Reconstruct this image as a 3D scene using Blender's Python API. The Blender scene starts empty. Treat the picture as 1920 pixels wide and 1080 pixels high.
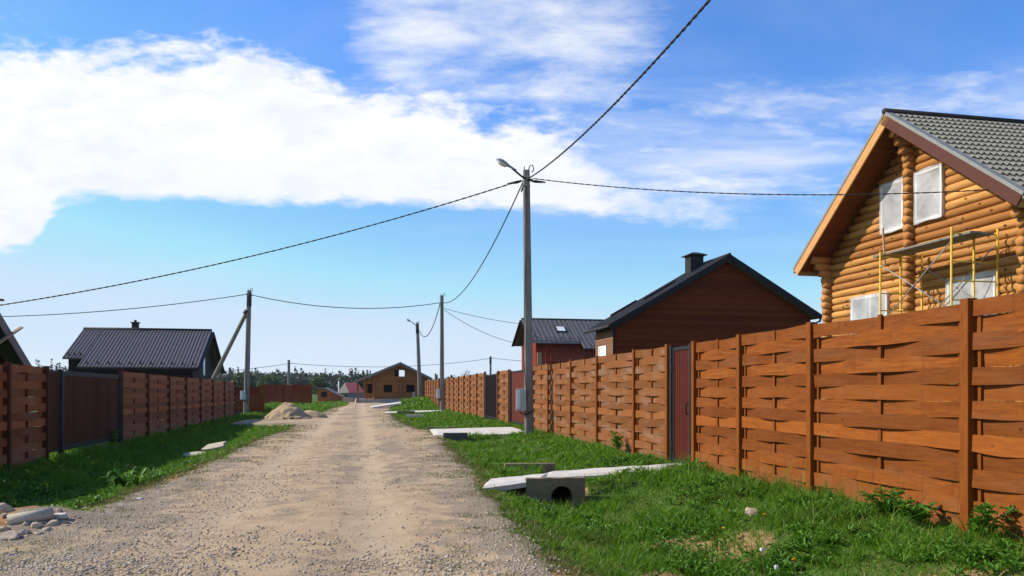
import bpy, math, random
import numpy as np
from mathutils import Vector, Matrix
random.seed(7); rng = np.random.default_rng(11)
scene = bpy.context.scene
COL = scene.collection
F, CX, HY, CZ = 1500.0, 960.0, 735.0, 1.35       # focal length in photo pixels, principal column, horizon row, eye height
PI = math.pi
SA, CA = math.sin(math.radians(12)), math.cos(math.radians(12))

def gp(px, py, d): return Vector(((px-CX)/F*d, d, CZ-(py-HY)/F*d))

# ------------------------------------------------------------------ objects
def tag(o, label=None, cat=None, group=None, kind=None):
    if label: o['label'] = label
    if cat: o['category'] = cat
    if group: o['group'] = group
    if kind: o['kind'] = kind
    return o
def thing(name, label, cat, loc=(0, 0, 0), rotz=0.0, group=None):
    o = bpy.data.objects.new(name, None); COL.objects.link(o)
    o.location = loc; o.rotation_euler = (0, 0, rotz); o.empty_display_size = .2
    return tag(o, label, cat, group)
def link_mesh(name, me, parent=None, label=None):
    o = bpy.data.objects.new(name, me); COL.objects.link(o)
    if parent is not None: o.parent = parent
    if label: o['label'] = label
    return o

class MB:
    def __init__(s): s.v = []; s.f = []
    def add(s, vs, fs):
        n = len(s.v); s.v += [tuple(v) for v in vs]; s.f += [tuple(i+n for i in f) for f in fs]; return s
    def box(s, c, d, R=None):
        hx, hy, hz = d[0]/2, d[1]/2, d[2]/2
        vs = [Vector((x, y, z)) for x in (-hx, hx) for y in (-hy, hy) for z in (-hz, hz)]
        if R is not None: vs = [R @ v for v in vs]
        c = Vector(c)
        return s.add([v+c for v in vs], [(0,1,3,2),(4,6,7,5),(0,4,5,1),(2,3,7,6),(0,2,6,4),(1,5,7,3)])
    def bb(s, x0, x1, y0, y1, z0, z1): return s.box(((x0+x1)/2, (y0+y1)/2, (z0+z1)/2), (abs(x1-x0), abs(y1-y0), abs(z1-z0)))
    def beam(s, p, q, w, h, up=(0, 0, 1)):
        p, q = Vector(p), Vector(q); d = (q-p); L = d.length; d.normalize()
        up = Vector(up); x = d.cross(up)
        if x.length < 1e-4: x = d.cross(Vector((1, 0, 0)))
        x.normalize(); z = x.cross(d)
        R = Matrix((x, d, z)).transposed()
        return s.box((p+q)/2, (w, L, h), R)
    def tube(s, pts, r, n=8, cap=True):
        pts = [Vector(p) for p in pts]; m = len(pts)
        rs = r if isinstance(r, (list, tuple)) else [r]*m
        base = len(s.v); prev = None
        for i, p in enumerate(pts):
            d = (pts[min(i+1, m-1)]-pts[max(i-1, 0)]).normalized()
            if prev is None:
                a = d.cross(Vector((0, 0, 1)))
                if a.length < 1e-3: a = d.cross(Vector((1, 0, 0)))
            else: a = prev-d*prev.dot(d)
            a.normalize(); prev = a; b = d.cross(a)
            for k in range(n):
                t = 2*PI*k/n
                s.v.append(tuple(p+(a*math.cos(t)+b*math.sin(t))*rs[i]))
        for i in range(m-1):
            for k in range(n):
                k2 = (k+1) % n
                s.f.append((base+i*n+k, base+i*n+k2, base+(i+1)*n+k2, base+(i+1)*n+k))
        if cap:
            s.f.append(tuple(base+k for k in reversed(range(n))))
            s.f.append(tuple(base+(m-1)*n+k for k in range(n)))
        return s
    def prism(s, poly, d):          # polygon (3-D points) swept by vector d
        n = len(poly); d = Vector(d); a = [Vector(p) for p in poly]
        vs = a+[p+d for p in a]
        fs = [tuple(range(n-1, -1, -1)), tuple(range(n, 2*n))]+[(i, (i+1) % n, n+(i+1) % n, n+i) for i in range(n)]
        return s.add(vs, fs)
    def grid(s, fn, nu, nv):
        base = len(s.v)
        for i in range(nu+1):
            for j in range(nv+1): s.v.append(tuple(fn(i/nu, j/nv)))
        for i in range(nu):
            for j in range(nv):
                a = base+i*(nv+1)+j; s.f.append((a, a+nv+1, a+nv+2, a+1))
        return s
    def build(s, name, mat, parent=None, smooth=False, bevel=0, label=None):
        me = bpy.data.meshes.new(name); me.from_pydata(s.v, [], s.f); me.validate(); me.update()
        me.materials.append(mat)
        if smooth:
            me.polygons.foreach_set('use_smooth', [True]*len(me.polygons))
        o = link_mesh(name, me, parent, label)
        if bevel:
            b = o.modifiers.new('bevel', 'BEVEL'); b.width = bevel; b.segments = 2; b.limit_method = 'ANGLE'
        return o
def np_mesh(name, V, Fc, mat, smooth=False):
    """V (n,3), Fc (m,k) arrays, all faces with k corners"""
    me = bpy.data.meshes.new(name); k = Fc.shape[1]
    me.vertices.add(len(V)); me.vertices.foreach_set('co', V.astype(np.float32).ravel())
    me.loops.add(Fc.size); me.loops.foreach_set('vertex_index', Fc.astype(np.int32).ravel())
    me.polygons.add(len(Fc)); me.polygons.foreach_set('loop_start', np.arange(0, Fc.size, k, dtype=np.int32))
    me.polygons.foreach_set('loop_total', np.full(len(Fc), k, dtype=np.int32))
    if smooth: me.polygons.foreach_set('use_smooth', np.ones(len(Fc), dtype=bool))
    me.update(calc_edges=True); me.materials.append(mat)
    return me

# ------------------------------------------------------------------ materials
class NT:
    def __init__(s, name):
        s.m = bpy.data.materials.new(name); s.m.use_nodes = True; s.t = s.m.node_tree; s.n = s.t.nodes; s.l = s.t.links
        s.bs = s.n['Principled BSDF']; s.out = s.n['Material Output']
    def node(s, ty, **kw):
        n = s.n.new(ty)
        for k, v in kw.items(): setattr(n, k, v)
        return n
    def put(s, sock, v):
        if hasattr(v, 'is_output') or isinstance(v, bpy.types.NodeSocket): s.l.new(v, sock)
        elif v is not None:
            if isinstance(v, tuple) and len(v) == 3 and sock.type == 'RGBA': v = v+(1,)
            sock.default_value = v
    def coord(s, kind='Object', scale=(1, 1, 1), rnd=False):
        tc = s.node('ShaderNodeTexCoord'); mp = s.node('ShaderNodeMapping'); mp.inputs['Scale'].default_value = scale
        s.l.new(tc.outputs[kind], mp.inputs['Vector'])
        if rnd:
            g = s.node('ShaderNodeNewGeometry'); mu = s.math('MULTIPLY', g.outputs['Random Per Island'], 37.0)
            s.l.new(mu, mp.inputs['Location'])
        return mp.outputs['Vector']
    def island(s): return s.node('ShaderNodeNewGeometry').outputs['Random Per Island']
    def noise(s, vec, scale, detail=4, rough=.55, dist=0.0):
        n = s.node('ShaderNodeTexNoise'); s.put(n.inputs['Vector'], vec); n.inputs['Scale'].default_value = scale
        n.inputs['Detail'].default_value = detail; n.inputs['Roughness'].default_value = rough; n.inputs['Distortion'].default_value = dist
        return n.outputs['Fac']
    def voro(s, vec, scale, out='Distance', feature='F1'):
        n = s.node('ShaderNodeTexVoronoi', feature=feature); s.put(n.inputs['Vector'], vec); n.inputs['Scale'].default_value = scale
        return n.outputs[out]
    def math(s, op, a, b=0.0, c=None, clamp=False):
        n = s.node('ShaderNodeMath', operation=op, use_clamp=clamp); s.put(n.inputs[0], a); s.put(n.inputs[1], b)
        if c is not None: s.put(n.inputs[2], c)
        return n.outputs[0]
    def ramp(s, fac, a, b, lo=0.0, hi=1.0):
        n = s.node('ShaderNodeMapRange', interpolation_type='SMOOTHSTEP'); s.put(n.inputs['Value'], fac)
        n.inputs['From Min'].default_value = a; n.inputs['From Max'].default_value = b
        n.inputs['To Min'].default_value = lo; n.inputs['To Max'].default_value = hi
        return n.outputs['Result']
    def mix(s, f, a, b, mode='MIX'):
        n = s.node('ShaderNodeMix', data_type='RGBA', blend_type=mode); s.put(n.inputs['Factor'], f)
        s.put(n.inputs[6], a); s.put(n.inputs[7], b); return n.outputs[2]
    def bump(s, h, strength=.3, dist=.01):
        n = s.node('ShaderNodeBump'); n.inputs['Strength'].default_value = strength; n.inputs['Distance'].default_value = dist
        s.put(n.inputs['Height'], h); s.l.new(n.outputs['Normal'], s.bs.inputs['Normal'])
    def fin(s, col, rough=.8, spec=.3, metal=0.0):
        s.put(s.bs.inputs['Base Color'], col); s.put(s.bs.inputs['Roughness'], rough)
        s.bs.inputs['Specular IOR Level'].default_value = spec; s.bs.inputs['Metallic'].default_value = metal
        return s.m

def wood(name, c1, c2, dark, stretch=(1.2, 14, 14), knots=.35, var=.35, rough=.7, grey=0.0, bumps=.25, mud=0.0, kr=.16):
    t = NT(name); v = t.coord('Object', stretch, rnd=True); isl = t.island()
    g = t.noise(v, 2.2, 6, .6, .6); col = t.mix(t.ramp(g, .3, .72), c1, c2)
    col = t.mix(t.math('MULTIPLY', t.ramp(isl, 0, 1), var), col, dark)
    kv = t.coord('Object', tuple(5.5 if x > 5 else 3.6 for x in stretch), rnd=True)
    k = t.voro(kv, 1.0); kc = t.node('ShaderNodeSeparateColor'); t.l.new(t.voro(kv, 1.0, 'Color'), kc.inputs[0])
    kf = t.math('MULTIPLY', t.ramp(k, kr, kr*.4), t.ramp(kc.outputs[0], .40, .46))
    col = t.mix(t.math('MULTIPLY', kf, knots), col, tuple(x*.3 for x in dark))
    streak = t.noise(t.coord('Object', (stretch[0]*.6, stretch[1]*2.2, stretch[2]*2.2), rnd=True), 3, 3, .6)
    col = t.mix(t.ramp(streak, .5, .72, 0, .55), col, dark)
    i2 = t.math('FRACT', t.math('MULTIPLY', isl, 7.31)); col = t.mix(t.ramp(i2, .55, 1.0, 0, var*.55), col, tuple(min(1, x*1.3+.004) for x in c1))
    if mud:
        sz = t.node('ShaderNodeSeparateXYZ'); t.l.new(t.coord('Object'), sz.inputs[0]); mn = t.noise(t.coord('Object', (1.5, 1, 1.5)), 2.5, 5, .65)
        lv = t.math('SUBTRACT', t.math('MULTIPLY', mn, .9), sz.outputs[2]); col = t.mix(t.ramp(lv, -.05, .35, 0, mud), col, (.30, .19, .10))
        st = t.noise(t.coord('Object', (9, 3, .7)), 1.5, 5, .6); col = t.mix(t.ramp(st, .56, .74, 0, .45), col, tuple(x*.45 for x in c2))
    if grey:
        w = t.noise(t.coord('Object', (.7, 3, 3)), 1.6, 4)
        col = t.mix(t.ramp(w, .45, .75, 0, grey), col, (.30, .24, .19))
    t.bump(t.math('ADD', g, t.math('MULTIPLY', streak, .6)), bumps, .008)
    return t.fin(col, rough, .12)
def plain(name, c, c2=None, scale=6, rough=.8, spec=.3, metal=0.0, bump=.1, bscale=60, stretch=(1, 1, 1)):
    t = NT(name); c2 = c2 or tuple(x*.7 for x in c); v = t.coord('Object', stretch)
    n = t.noise(v, scale, 5, .6); n2 = t.noise(v, scale*7, 3)
    col = t.mix(t.ramp(n, .35, .7), c, c2); col = t.mix(t.ramp(n2, .5, .8, 0, .35), col, tuple(x*.6 for x in c2))
    if bump: t.bump(t.noise(v, bscale, 4), bump, .01)
    return t.fin(col, rough, spec, metal)

M = {}
M['fence'] = wood('stained_fence_wood', (.275, .080, .010), (.165, .043, .005), (.09, .024, .004), knots=.85, var=.6, grey=.05, mud=.15, kr=.13)
M['fence_post'] = wood('stained_post_wood', (.225, .064, .008), (.17, .046, .006), (.105, .028, .004), (14, 14, 1.2), knots=.4)
M['fence_weathered'] = wood('weathered_fence_wood', (.235, .086, .022), (.185, .066, .018), (.11, .040, .012), knots=.7, var=.6, grey=.35, mud=.2)
M['fence_old'] = wood('dull_fence_wood', (.42, .112, .030), (.32, .084, .023), (.18, .046, .014), knots=.5, var=.8, grey=.15, mud=.3)
M['post_old'] = wood('dull_post_wood', (.12, .030, .010), (.085, .022, .008), (.05, .013, .006), (14, 14, 1.2))
M['log'] = wood('honey_log', (.58, .31, .098), (.38, .165, .042), (.22, .075, .018), (.8, 14, 14), knots=1.0, var=.75, rough=.75, bumps=.8, kr=.25)
M['log_y'] = wood('honey_log_across', (.50, .235, .070), (.37, .155, .042), (.24, .08, .018), (10, .8, 10), knots=.6, var=.45, rough=.55)
M['soffit'] = wood('soffit_boards', (.22, .065, .016), (.17, .048, .012), (.10, .028, .008), (10, .8, 10), var=.3)
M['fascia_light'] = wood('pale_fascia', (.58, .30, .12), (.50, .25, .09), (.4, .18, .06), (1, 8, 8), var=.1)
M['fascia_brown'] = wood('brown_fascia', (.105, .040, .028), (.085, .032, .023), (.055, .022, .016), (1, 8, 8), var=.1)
M['siding'] = wood('dark_red_siding', (.165, .036, .007), (.12, .024, .005), (.07, .014, .003), (.6, 12, 12), var=.5, knots=.2)
M['siding_lit'] = wood('sunlit_tone_siding', (.22, .11, .06), (.18, .085, .046), (.13, .06, .035), (12, .6, 12), var=.5, knots=.3)  # lighter copy of the siding, sunlight on the side wall put into its colour
M['siding_red'] = wood('red_siding', (.24, .030, .010), (.19, .024, .008), (.13, .016, .006), (.6, 12, 12), var=.4)
M['siding_black'] = wood('black_brown_siding', (.014, .008, .006), (.010, .006, .005), (.006, .004, .004), (.6, 12, 12), var=.4)
M['beam_house'] = wood('brown_timber', (.32, .135, .042), (.25, .095, .03), (.16, .055, .016), (.6, 6, 6), var=.4)
M['raw_wood'] = wood('raw_lumber', (.42, .27, .15), (.36, .22, .12), (.28, .16, .09), (8, 1, 1), var=.2)
M['grey_board'] = wood('grey_boards', (.22, .20, .18), (.18, .16, .145), (.13, .115, .10), (6, 6, 6), var=.2)
M['roof_tile'] = plain('grey_green_roof_tile', (.20, .195, .165), (.165, .16, .135), 3, .8, .2, bump=.05)
M['roof_grey'] = plain('dark_grey_roof', (.085, .082, .082), (.062, .06, .062), 2, .6, .35, bump=.05)
M['roof_brown'] = plain('brown_grey_roof', (.088, .070, .066), (.070, .057, .055), 2, .5, .4, bump=.03)
M['roof_red'] = plain('faded_red_roof', (.36, .085, .10), (.28, .07, .08), 2, .6)
M['trim_grey'] = plain('grey_metal_trim', (.22, .22, .20), (.18, .18, .165), 3, .5, .4, bump=.03)
M['dark_metal'] = plain('dark_metal', (.010, .010, .012), (.016, .014, .014), 5, .6, .25, bump=.05)
M['black'] = plain('painted_interior_dark', (.012, .010, .009), None, 3, .9, .1, bump=0)  # near-black colour stands in for the darkness inside rooms and pipes
M['white'] = plain('white_plastic', (.75, .75, .74), (.68, .68, .67), 5, .5, .4, bump=.02)
M['box_grey'] = plain('grey_box_paint', (.42, .44, .46), (.36, .38, .40), 5, .5, .4, bump=.03)
M['lamp'] = plain('lamp_housing', (.33, .32, .35), (.26, .25, .28), 8, .4, .5, bump=.02)
M['lens'] = plain('lamp_lens', (.70, .72, .72), (.6, .62, .62), 8, .2, .5, bump=0)
M['cable'] = plain('black_cable', (.02, .02, .022), (.03, .03, .032), 5, .6, .3, bump=0)
M['yellow'] = plain('yellow_scaffold_paint', (.60, .38, .035), (.50, .30, .03), 9, .5, .4, bump=.03)
M['steel'] = plain('dull_steel', (.33, .31, .29), (.22, .2, .18), 9, .5, .4, bump=.03)
M['maroon'] = plain('maroon_metal_sheet', (.115, .020, .009), (.09, .017, .008), 3, .55, .2, bump=.03)
M['gate_brown'] = wood('brown_gate_boards', (.115, .032, .012), (.085, .023, .009), (.05, .013, .006), (12, 12, 1), var=.4, rough=.9)
M['gate_black'] = plain('black_gate_sheet', (.008, .005, .005), (.006, .004, .004), 3, .8, .1, bump=.03)
M['foundation'] = plain('grey_foundation', (.35, .34, .33), (.28, .27, .26), 3, .9, .2)
M['bluegrey'] = plain('blue_grey_panel', (.16, .21, .24), (.13, .17, .2), 3, .7)
M['beige'] = plain('beige_boards', (.46, .36, .24), (.4, .31, .2), 4, .8)

def mat_concrete(name, c1, c2, stain):
    t = NT(name); v = t.coord('Object')
    n = t.noise(v, 2.2, 6, .65); n2 = t.noise(v, 14, 5, .6)
    col = t.mix(t.ramp(n, .35, .7), c1, c2); col = t.mix(t.ramp(n2, .5, .78, 0, .7), col, stain)
    p = t.voro(v, 60); t.bump(t.math('ADD', n2, t.math('MULTIPLY', t.ramp(p, .0, .25), .3)), .5, .015)
    return t.fin(col, .9, .2)
M['concrete'] = mat_concrete('pale_concrete', (.56, .52, .47), (.47, .43, .38), (.33, .29, .24))
M['concrete_dirty'] = mat_concrete('mossy_concrete', (.21, .165, .105), (.15, .115, .07), (.06, .055, .03))
M['concrete_dark'] = mat_concrete('dark_concrete', (.09, .09, .09), (.07, .07, .07), (.05, .05, .045))
M['slab_tan'] = mat_concrete('tan_concrete', (.46, .40, .31), (.38, .33, .25), (.24, .2, .14))
def mat_pole():
    t = NT('weathered_pole'); v = t.coord('Object', (9, 9, 1))
    n = t.noise(v, 3, 5, .6); col = t.mix(t.ramp(n, .3, .75), (.235, .215, .19), (.15, .135, .12))
    n2 = t.noise(t.coord('Object', (1, 1, 1)), 1.1, 3); col = t.mix(t.ramp(n2, .45, .7, 0, .5), col, (.29, .27, .245))
    t.bump(n, .3, .01); return t.fin(col, .9, .2)
M['pole'] = mat_pole()
def mat_film():
    t = NT('plastic_film'); v = t.coord('Object')
    n = t.noise(v, 1.4, 3, .5, .6); col = t.mix(t.ramp(n, .35, .65), (.70, .70, .70), (.48, .48, .49))
    m = t.fin(col, .36, .5); t.bs.inputs['Transmission Weight'].default_value = 0
    t.bump(t.noise(t.coord('Object', (1, 1, .45)), 4, 3, .5, 1.6), .25, .03); return m
def see_through(m, f):
    t = m.node_tree; tr = t.nodes.new('ShaderNodeBsdfTransparent'); mx = t.nodes.new('ShaderNodeMixShader'); mx.inputs[0].default_value = f
    t.links.new(t.nodes['Principled BSDF'].outputs[0], mx.inputs[1]); t.links.new(tr.outputs[0], mx.inputs[2]); t.links.new(mx.outputs[0], t.nodes['Material Output'].inputs['Surface']); return m
M['film'] = see_through(mat_film(), .44)
def mat_ground():
    t = NT('soil_and_turf'); v = t.coord('Object')
    a = t.node('ShaderNodeAttribute', attribute_name='grass').outputs['Fac']
    n = t.noise(v, .8, 5, .6); n2 = t.noise(v, 7, 5, .65); n3 = t.noise(v, 40, 3, .6)
    soil = t.mix(t.ramp(n2, .35, .7), (.33, .205, .105), (.20, .10, .042)); soil = t.mix(t.ramp(n3, .5, .75, 0, .5), soil, (.40, .29, .17))
    turf = t.mix(t.ramp(n, .35, .7), (.045, .095, .014), (.085, .105, .025)); turf = t.mix(t.ramp(n2, .55, .8, 0, .6), turf, (.13, .10, .045))
    f = t.math('ADD', a, t.math('MULTIPLY', t.math('SUBTRACT', n2, .5), .9), clamp=True)
    col = t.mix(t.ramp(f, .35, .65), soil, turf)
    t.bump(t.math('ADD', n2, t.math('MULTIPLY', n3, .5)), .6, .05)
    return t.fin(col, .95, .1)
def mat_road():
    t = NT('gravel_road'); v = t.coord('Object'); 
    lay = t.coord('Object', (1.0, .35, 1))
    n = t.noise(lay, .55, 5, .6, .4); n2 = t.noise(v, 3.0, 6, .68); n3 = t.noise(v, 55, 4, .7)
    vo = t.voro(v, 42, 'Color'); vd = t.voro(v, 42); vo2 = t.voro(v, 95, 'Color'); vd2 = t.voro(v, 95)
    q = t.node('ShaderNodeAttribute', attribute_name='lateral').outputs['Fac']; ed = t.node('ShaderNodeAttribute', attribute_name='edge').outputs['Fac']
    wob = t.math('MULTIPLY', t.math('SUBTRACT', t.noise(v, .5, 3), .5), .9); qq = t.math('ADD', q, wob)
    def track(c): return t.ramp(t.math('ABSOLUTE', t.math('SUBTRACT', qq, c)), .45, .12)
    tr = t.math('MAXIMUM', track(-1.55), track(.15))
    sand = t.mix(t.ramp(n2, .35, .7), (.475, .343, .208), (.37, .255, .152)); sand = t.mix(t.math('MULTIPLY', tr, .4), sand, (.50, .395, .27))
    sand = t.mix(t.ramp(t.noise(v, .9, 5, .65), .52, .72, 0, .6), sand, (.33, .225, .14))
    sp = t.node('ShaderNodeSeparateColor'); t.l.new(vo, sp.inputs[0]); sp2 = t.node('ShaderNodeSeparateColor'); t.l.new(vo2, sp2.inputs[0])
    stone = t.mix(sp.outputs[0], (.29, .225, .155), (.51, .42, .30)); stone2 = t.mix(sp2.outputs[1], (.23, .19, .15), (.5, .44, .35))
    gravel = t.mix(t.ramp(vd, .25, .5), stone, (.24, .19, .14))
    fine = t.mix(t.math('MULTIPLY', t.ramp(sp2.outputs[0], .35, .5), t.ramp(vd2, .46, .28)), sand, stone2)
    gm = t.math('ADD', n, t.math('MULTIPLY', t.math('SUBTRACT', n2, .5), .8)); gm = t.math('ADD', gm, t.math('SUBTRACT', t.ramp(ed, .9, .25, 0, .16), t.math('MULTIPLY', tr, .12)))
    col = t.mix(t.ramp(gm, .44, .62, 0, .85), fine, gravel)
    col = t.mix(t.ramp(n3, .6, .8, 0, .35), col, (.17, .13, .10))
    h = t.math('ADD', t.math('MULTIPLY', t.ramp(vd, .5, .1), t.ramp(gm, .4, .65)), t.math('MULTIPLY', t.ramp(vd2, .5, .1), .5))
    t.bump(t.math('ADD', h, n3), .75, .02)
    return t.fin(col, .95, .15)
def mat_leaf(name, c1, c2, c3, trans=.35, rough=.55):
    t = NT(name); isl = t.island(); v = t.coord('Object')
    n = t.noise(v, 1.3, 4, .6)
    col = t.mix(t.ramp(isl, .1, .9), c1, c2); col = t.mix(t.ramp(n, .48, .72, 0, .8), col, c3)
    t.put(t.bs.inputs['Base Color'], col); t.bs.inputs['Roughness'].default_value = rough; t.bs.inputs['Specular IOR Level'].default_value = .3
    tr = t.node('ShaderNodeBsdfTranslucent'); t.l.new(col, tr.inputs['Color'])
    mx = t.node('ShaderNodeMixShader'); mx.inputs[0].default_value = trans
    t.l.new(t.bs.outputs[0], mx.inputs[1]); t.l.new(tr.outputs[0], mx.inputs[2]); t.l.new(mx.outputs[0], t.out.inputs['Surface'])
    return t.m
M['ground'] = mat_ground(); M['road'] = mat_road()
M['grass'] = mat_leaf('grass_blades', (.058, .178, .006), (.150, .275, .014), (.10, .150, .014), .45)
M['moss'] = mat_leaf('olive_tufts', (.085, .115, .016), (.16, .17, .035), (.17, .13, .05), .35)
M['dry'] = mat_leaf('dry_grass_blades', (.19, .19, .035), (.28, .22, .08), (.15, .12, .04), .3)
M['weed'] = mat_leaf('weed_leaves', (.055, .165, .008), (.11, .235, .018), (.075, .14, .012), .35)
M['leaf_dark'] = mat_leaf('dark_tree_leaves', (.016, .034, .012), (.03, .055, .018), (.022, .040, .016), .2)
M['leaf_mid'] = mat_leaf('mid_tree_leaves', (.05, .085, .018), (.085, .125, .028), (.06, .085, .022), .25)
M['forest'] = mat_leaf('forest_leaves', (.020, .042, .022), (.045, .07, .03), (.03, .05, .032), .2)
M['bark'] = plain('bark', (.10, .075, .055), (.06, .045, .035), 5, .9, .1)
M['bark_pale'] = plain('pale_bark', (.42, .40, .40), (.32, .30, .30), 5, .9, .1)
M['sand'] = mat_concrete('pile_sand', (.40, .29, .17), (.32, .225, .13), (.19, .13, .07))
M['stone'] = mat_concrete('rubble_stone', (.46, .36, .26), (.40, .30, .21), (.26, .18, .11))
M['stone_grey'] = mat_concrete('grey_rubble', (.42, .39, .36), (.36, .33, .30), (.22, .19, .16))
def mat_pebble():
    t = NT('pebbles'); i = t.island(); n = t.noise(t.coord('Object'), 90, 2)
    col = t.mix(t.ramp(i, 0, 1), (.29, .235, .175), (.49, .42, .33)); col = t.mix(t.ramp(n, .5, .75, 0, .4), col, (.34, .25, .17))
    return t.fin(col, .9, .2)
M['pebble'] = mat_pebble()
M['flower'] = plain('yellow_petals', (.75, .50, .01), (.7, .42, .01), 30, .7, bump=0)
M['seed'] = plain('seed_fluff', (.85, .85, .84), (.75, .75, .74), 40, .9, bump=0)
M['stem'] = plain('stem_green', (.10, .14, .04), (.14, .10, .05), 20, .7, bump=0)

# ------------------------------------------------------------------ terrain
def hash2(ix, iy):
    h = np.sin(ix*127.1+iy*311.7)*43758.5453; return h-np.floor(h)
def vnoise(x, y):
    ix, iy = np.floor(x), np.floor(y); fx, fy = x-ix, y-iy; fx = fx*fx*(3-2*fx); fy = fy*fy*(3-2*fy)
    a, b, c, d = hash2(ix, iy), hash2(ix+1, iy), hash2(ix, iy+1), hash2(ix+1, iy+1)
    return (a*(1-fx)+b*fx)*(1-fy)+(c*(1-fx)+d*fx)*fy
def fbm(x, y, o=4):
    s = 0; a = .5
    for k in range(o): s = s+a*vnoise(x*2**k+17*k, y*2**k-9*k); a *= .5
    return s/(1-.5**o)
def sst(a, b, x): t = np.clip((x-a)/(b-a), 0, 1); return t*t*(3-2*t)
QS = .19
def Redge(y): return np.interp(y, [-10, 5, 6, 10, 15, 21, 24, 27, 29, 33, 43, 60, 70, 90, 104, 400], [1.5, 1.5, 1.45, 1.55, 1.85, 2.05, 2.3, 2.3, 2.0, 1.75, 1.75, 2.2, 2.7, 3.3, 6, 6])
def Ledge(y): return np.interp(y, [-10, 6, 8.0, 8.8, 10.4, 15, 23, 30, 32.5, 34.5, 39, 41, 52, 67, 90, 100, 104, 400], [-3.8, -3.3, -3.05, -3.0, -2.95, -2.8, -2.75, -2.5, -2.6, -5.5, -5.5, -3.2, -2.6, -2.0, -1.2, -1.5, -9, -9])
def height(x, y):
    x = np.asarray(x, float); y = np.asarray(y, float); q = x+QS*y
    R, L = Redge(y), Ledge(y)
    dr = q-R; dl = L-q
    deep = np.interp(y, [0, 9, 13, 18, 23, 40, 60], [.22, .32, .34, .22, .2, .12, .05])
    fill = sst(11.75, 11.95, y)*(1-sst(13.25, 13.5, y))*(1-np.exp(-((x-.69-.1*(y-11.7))/.26)**4))+sst(23.6, 23.9, y)*(1-sst(28.4, 28.8, y))
    wid = np.maximum(5.4-R, 1.5)
    t = np.clip(dr/wid, 0, 1)
    prof = -sst(.0, .30, t)*(1-sst(.42, .85, t))
    right = prof*deep*(1-fill)+.085*sst(.55, 1, t)*np.ones_like(t)+.02*fill*sst(0, .1, t)
    hump = .62*np.exp(-((y-71)/7)**2)*sst(.3, 1.1, dr)*(1-sst(4.5, 7, dr))
    right = right+hump
    widl = np.maximum(L+6.6, 1.5); tl = np.clip(dl/widl, 0, 1)
    left = -.36*sst(0, .4, tl)*(1-sst(.55, 1.0, tl))*np.interp(y, [7.5, 9.5, 28, 40], [.1, 1, .7, .3])-.15*sst(.3, 1, tl)*np.interp(y, [0, 25, 50], [1, 1, .3])
    mound = (.20+.16*(fbm(x*5, y*5)-.5))*np.exp(-(((x+5.0)/.75)**2+((y-8.0)/.55)**2))
    z = np.where(dr > 0, right, 0)+np.where(dl > 0, left, 0)+mound
    near = np.exp(-np.maximum(y, 0)/120)
    z = z+near*(.05*(fbm(x*1.3, y*1.3)-.5)+.03*(fbm(x*5+3, y*5)-.5)*np.where((dr > .1) | (dl > .1), 1.6, .5))
    far = sst(140, 600, y); z = z+far*(2.5+3*(fbm(x/160, y/160)-.5))
    return z
def hz(x, y): return float(height(np.array([x]), np.array([y]))[0])
BARE = [(1.9, 6.2, .55), (2.25, 8.0, .45), (3.2, 6.05, .5), (1.3, 7.0, .5), (3.5, 5.5, .5), (-6.0, 14.9, .6), (-5.3, 16.4, .5), (1.7, 8.6, .35), (4.0, 6.0, .3)]
def in_poly(x, y, P, grow=0.0):
    c = np.mean(np.array(P), 0); k = np.ones(np.shape(x), bool)
    for (ax, ay), (bx, by) in zip(P, P[1:]+P[:1]):
        dx, dy = bx-ax, by-ay; L = math.hypot(dx, dy); sg = np.sign(dx*(c[1]-ay)-dy*(c[0]-ax))
        k &= sg*(dx*(y-ay)-dy*(x-ax))/L > -grow
    return k
def in_slab(x, y):
    q = x+QS*y
    a = in_poly(x, y, [(.42, 12.2), (3.0, 12.95), (3.05, 14.0), (.55, 13.1)], -.04) | in_poly(x, y, [(-.42, 11.2), (.42, 11.8), (.62, 12.75), (-.36, 12.3)], -.04) | in_poly(x, y, [(.15, 11.6), (1.1, 11.7), (1.1, 11.85), (.15, 11.8)])
    b = in_poly(x, y, [(-2.35, 24.15), (.62, 24.3), (.0, 28.5), (-2.9, 28.2)])
    c = (y > 50.4) & (y < 53) & (q > 1.7) & (q < 5.4)
    return a | b | c
def grassiness(x, y):
    q = x+QS*y; R, L = Redge(y), Ledge(y)
    nz = fbm(x*.9+5, y*.9)-.5; n2 = fbm(x*3.1, y*3.1+8)-.5
    d = np.maximum(q-R, L-q)+nz*.9+n2*.45
    g = sst(-.05, .35, d)
    g = g*np.where(q < L, sst(8.1, 9.1, y+nz+.25*(x+5)), 1)          # clay and rubble at the near left
    for bx, by, br in BARE: g = g*(.25+.75*sst(.4, 1.2, np.hypot(x-bx, y-by)/br+nz*2.2+n2*1.5))
    return g*(~in_slab(x, y))

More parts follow.
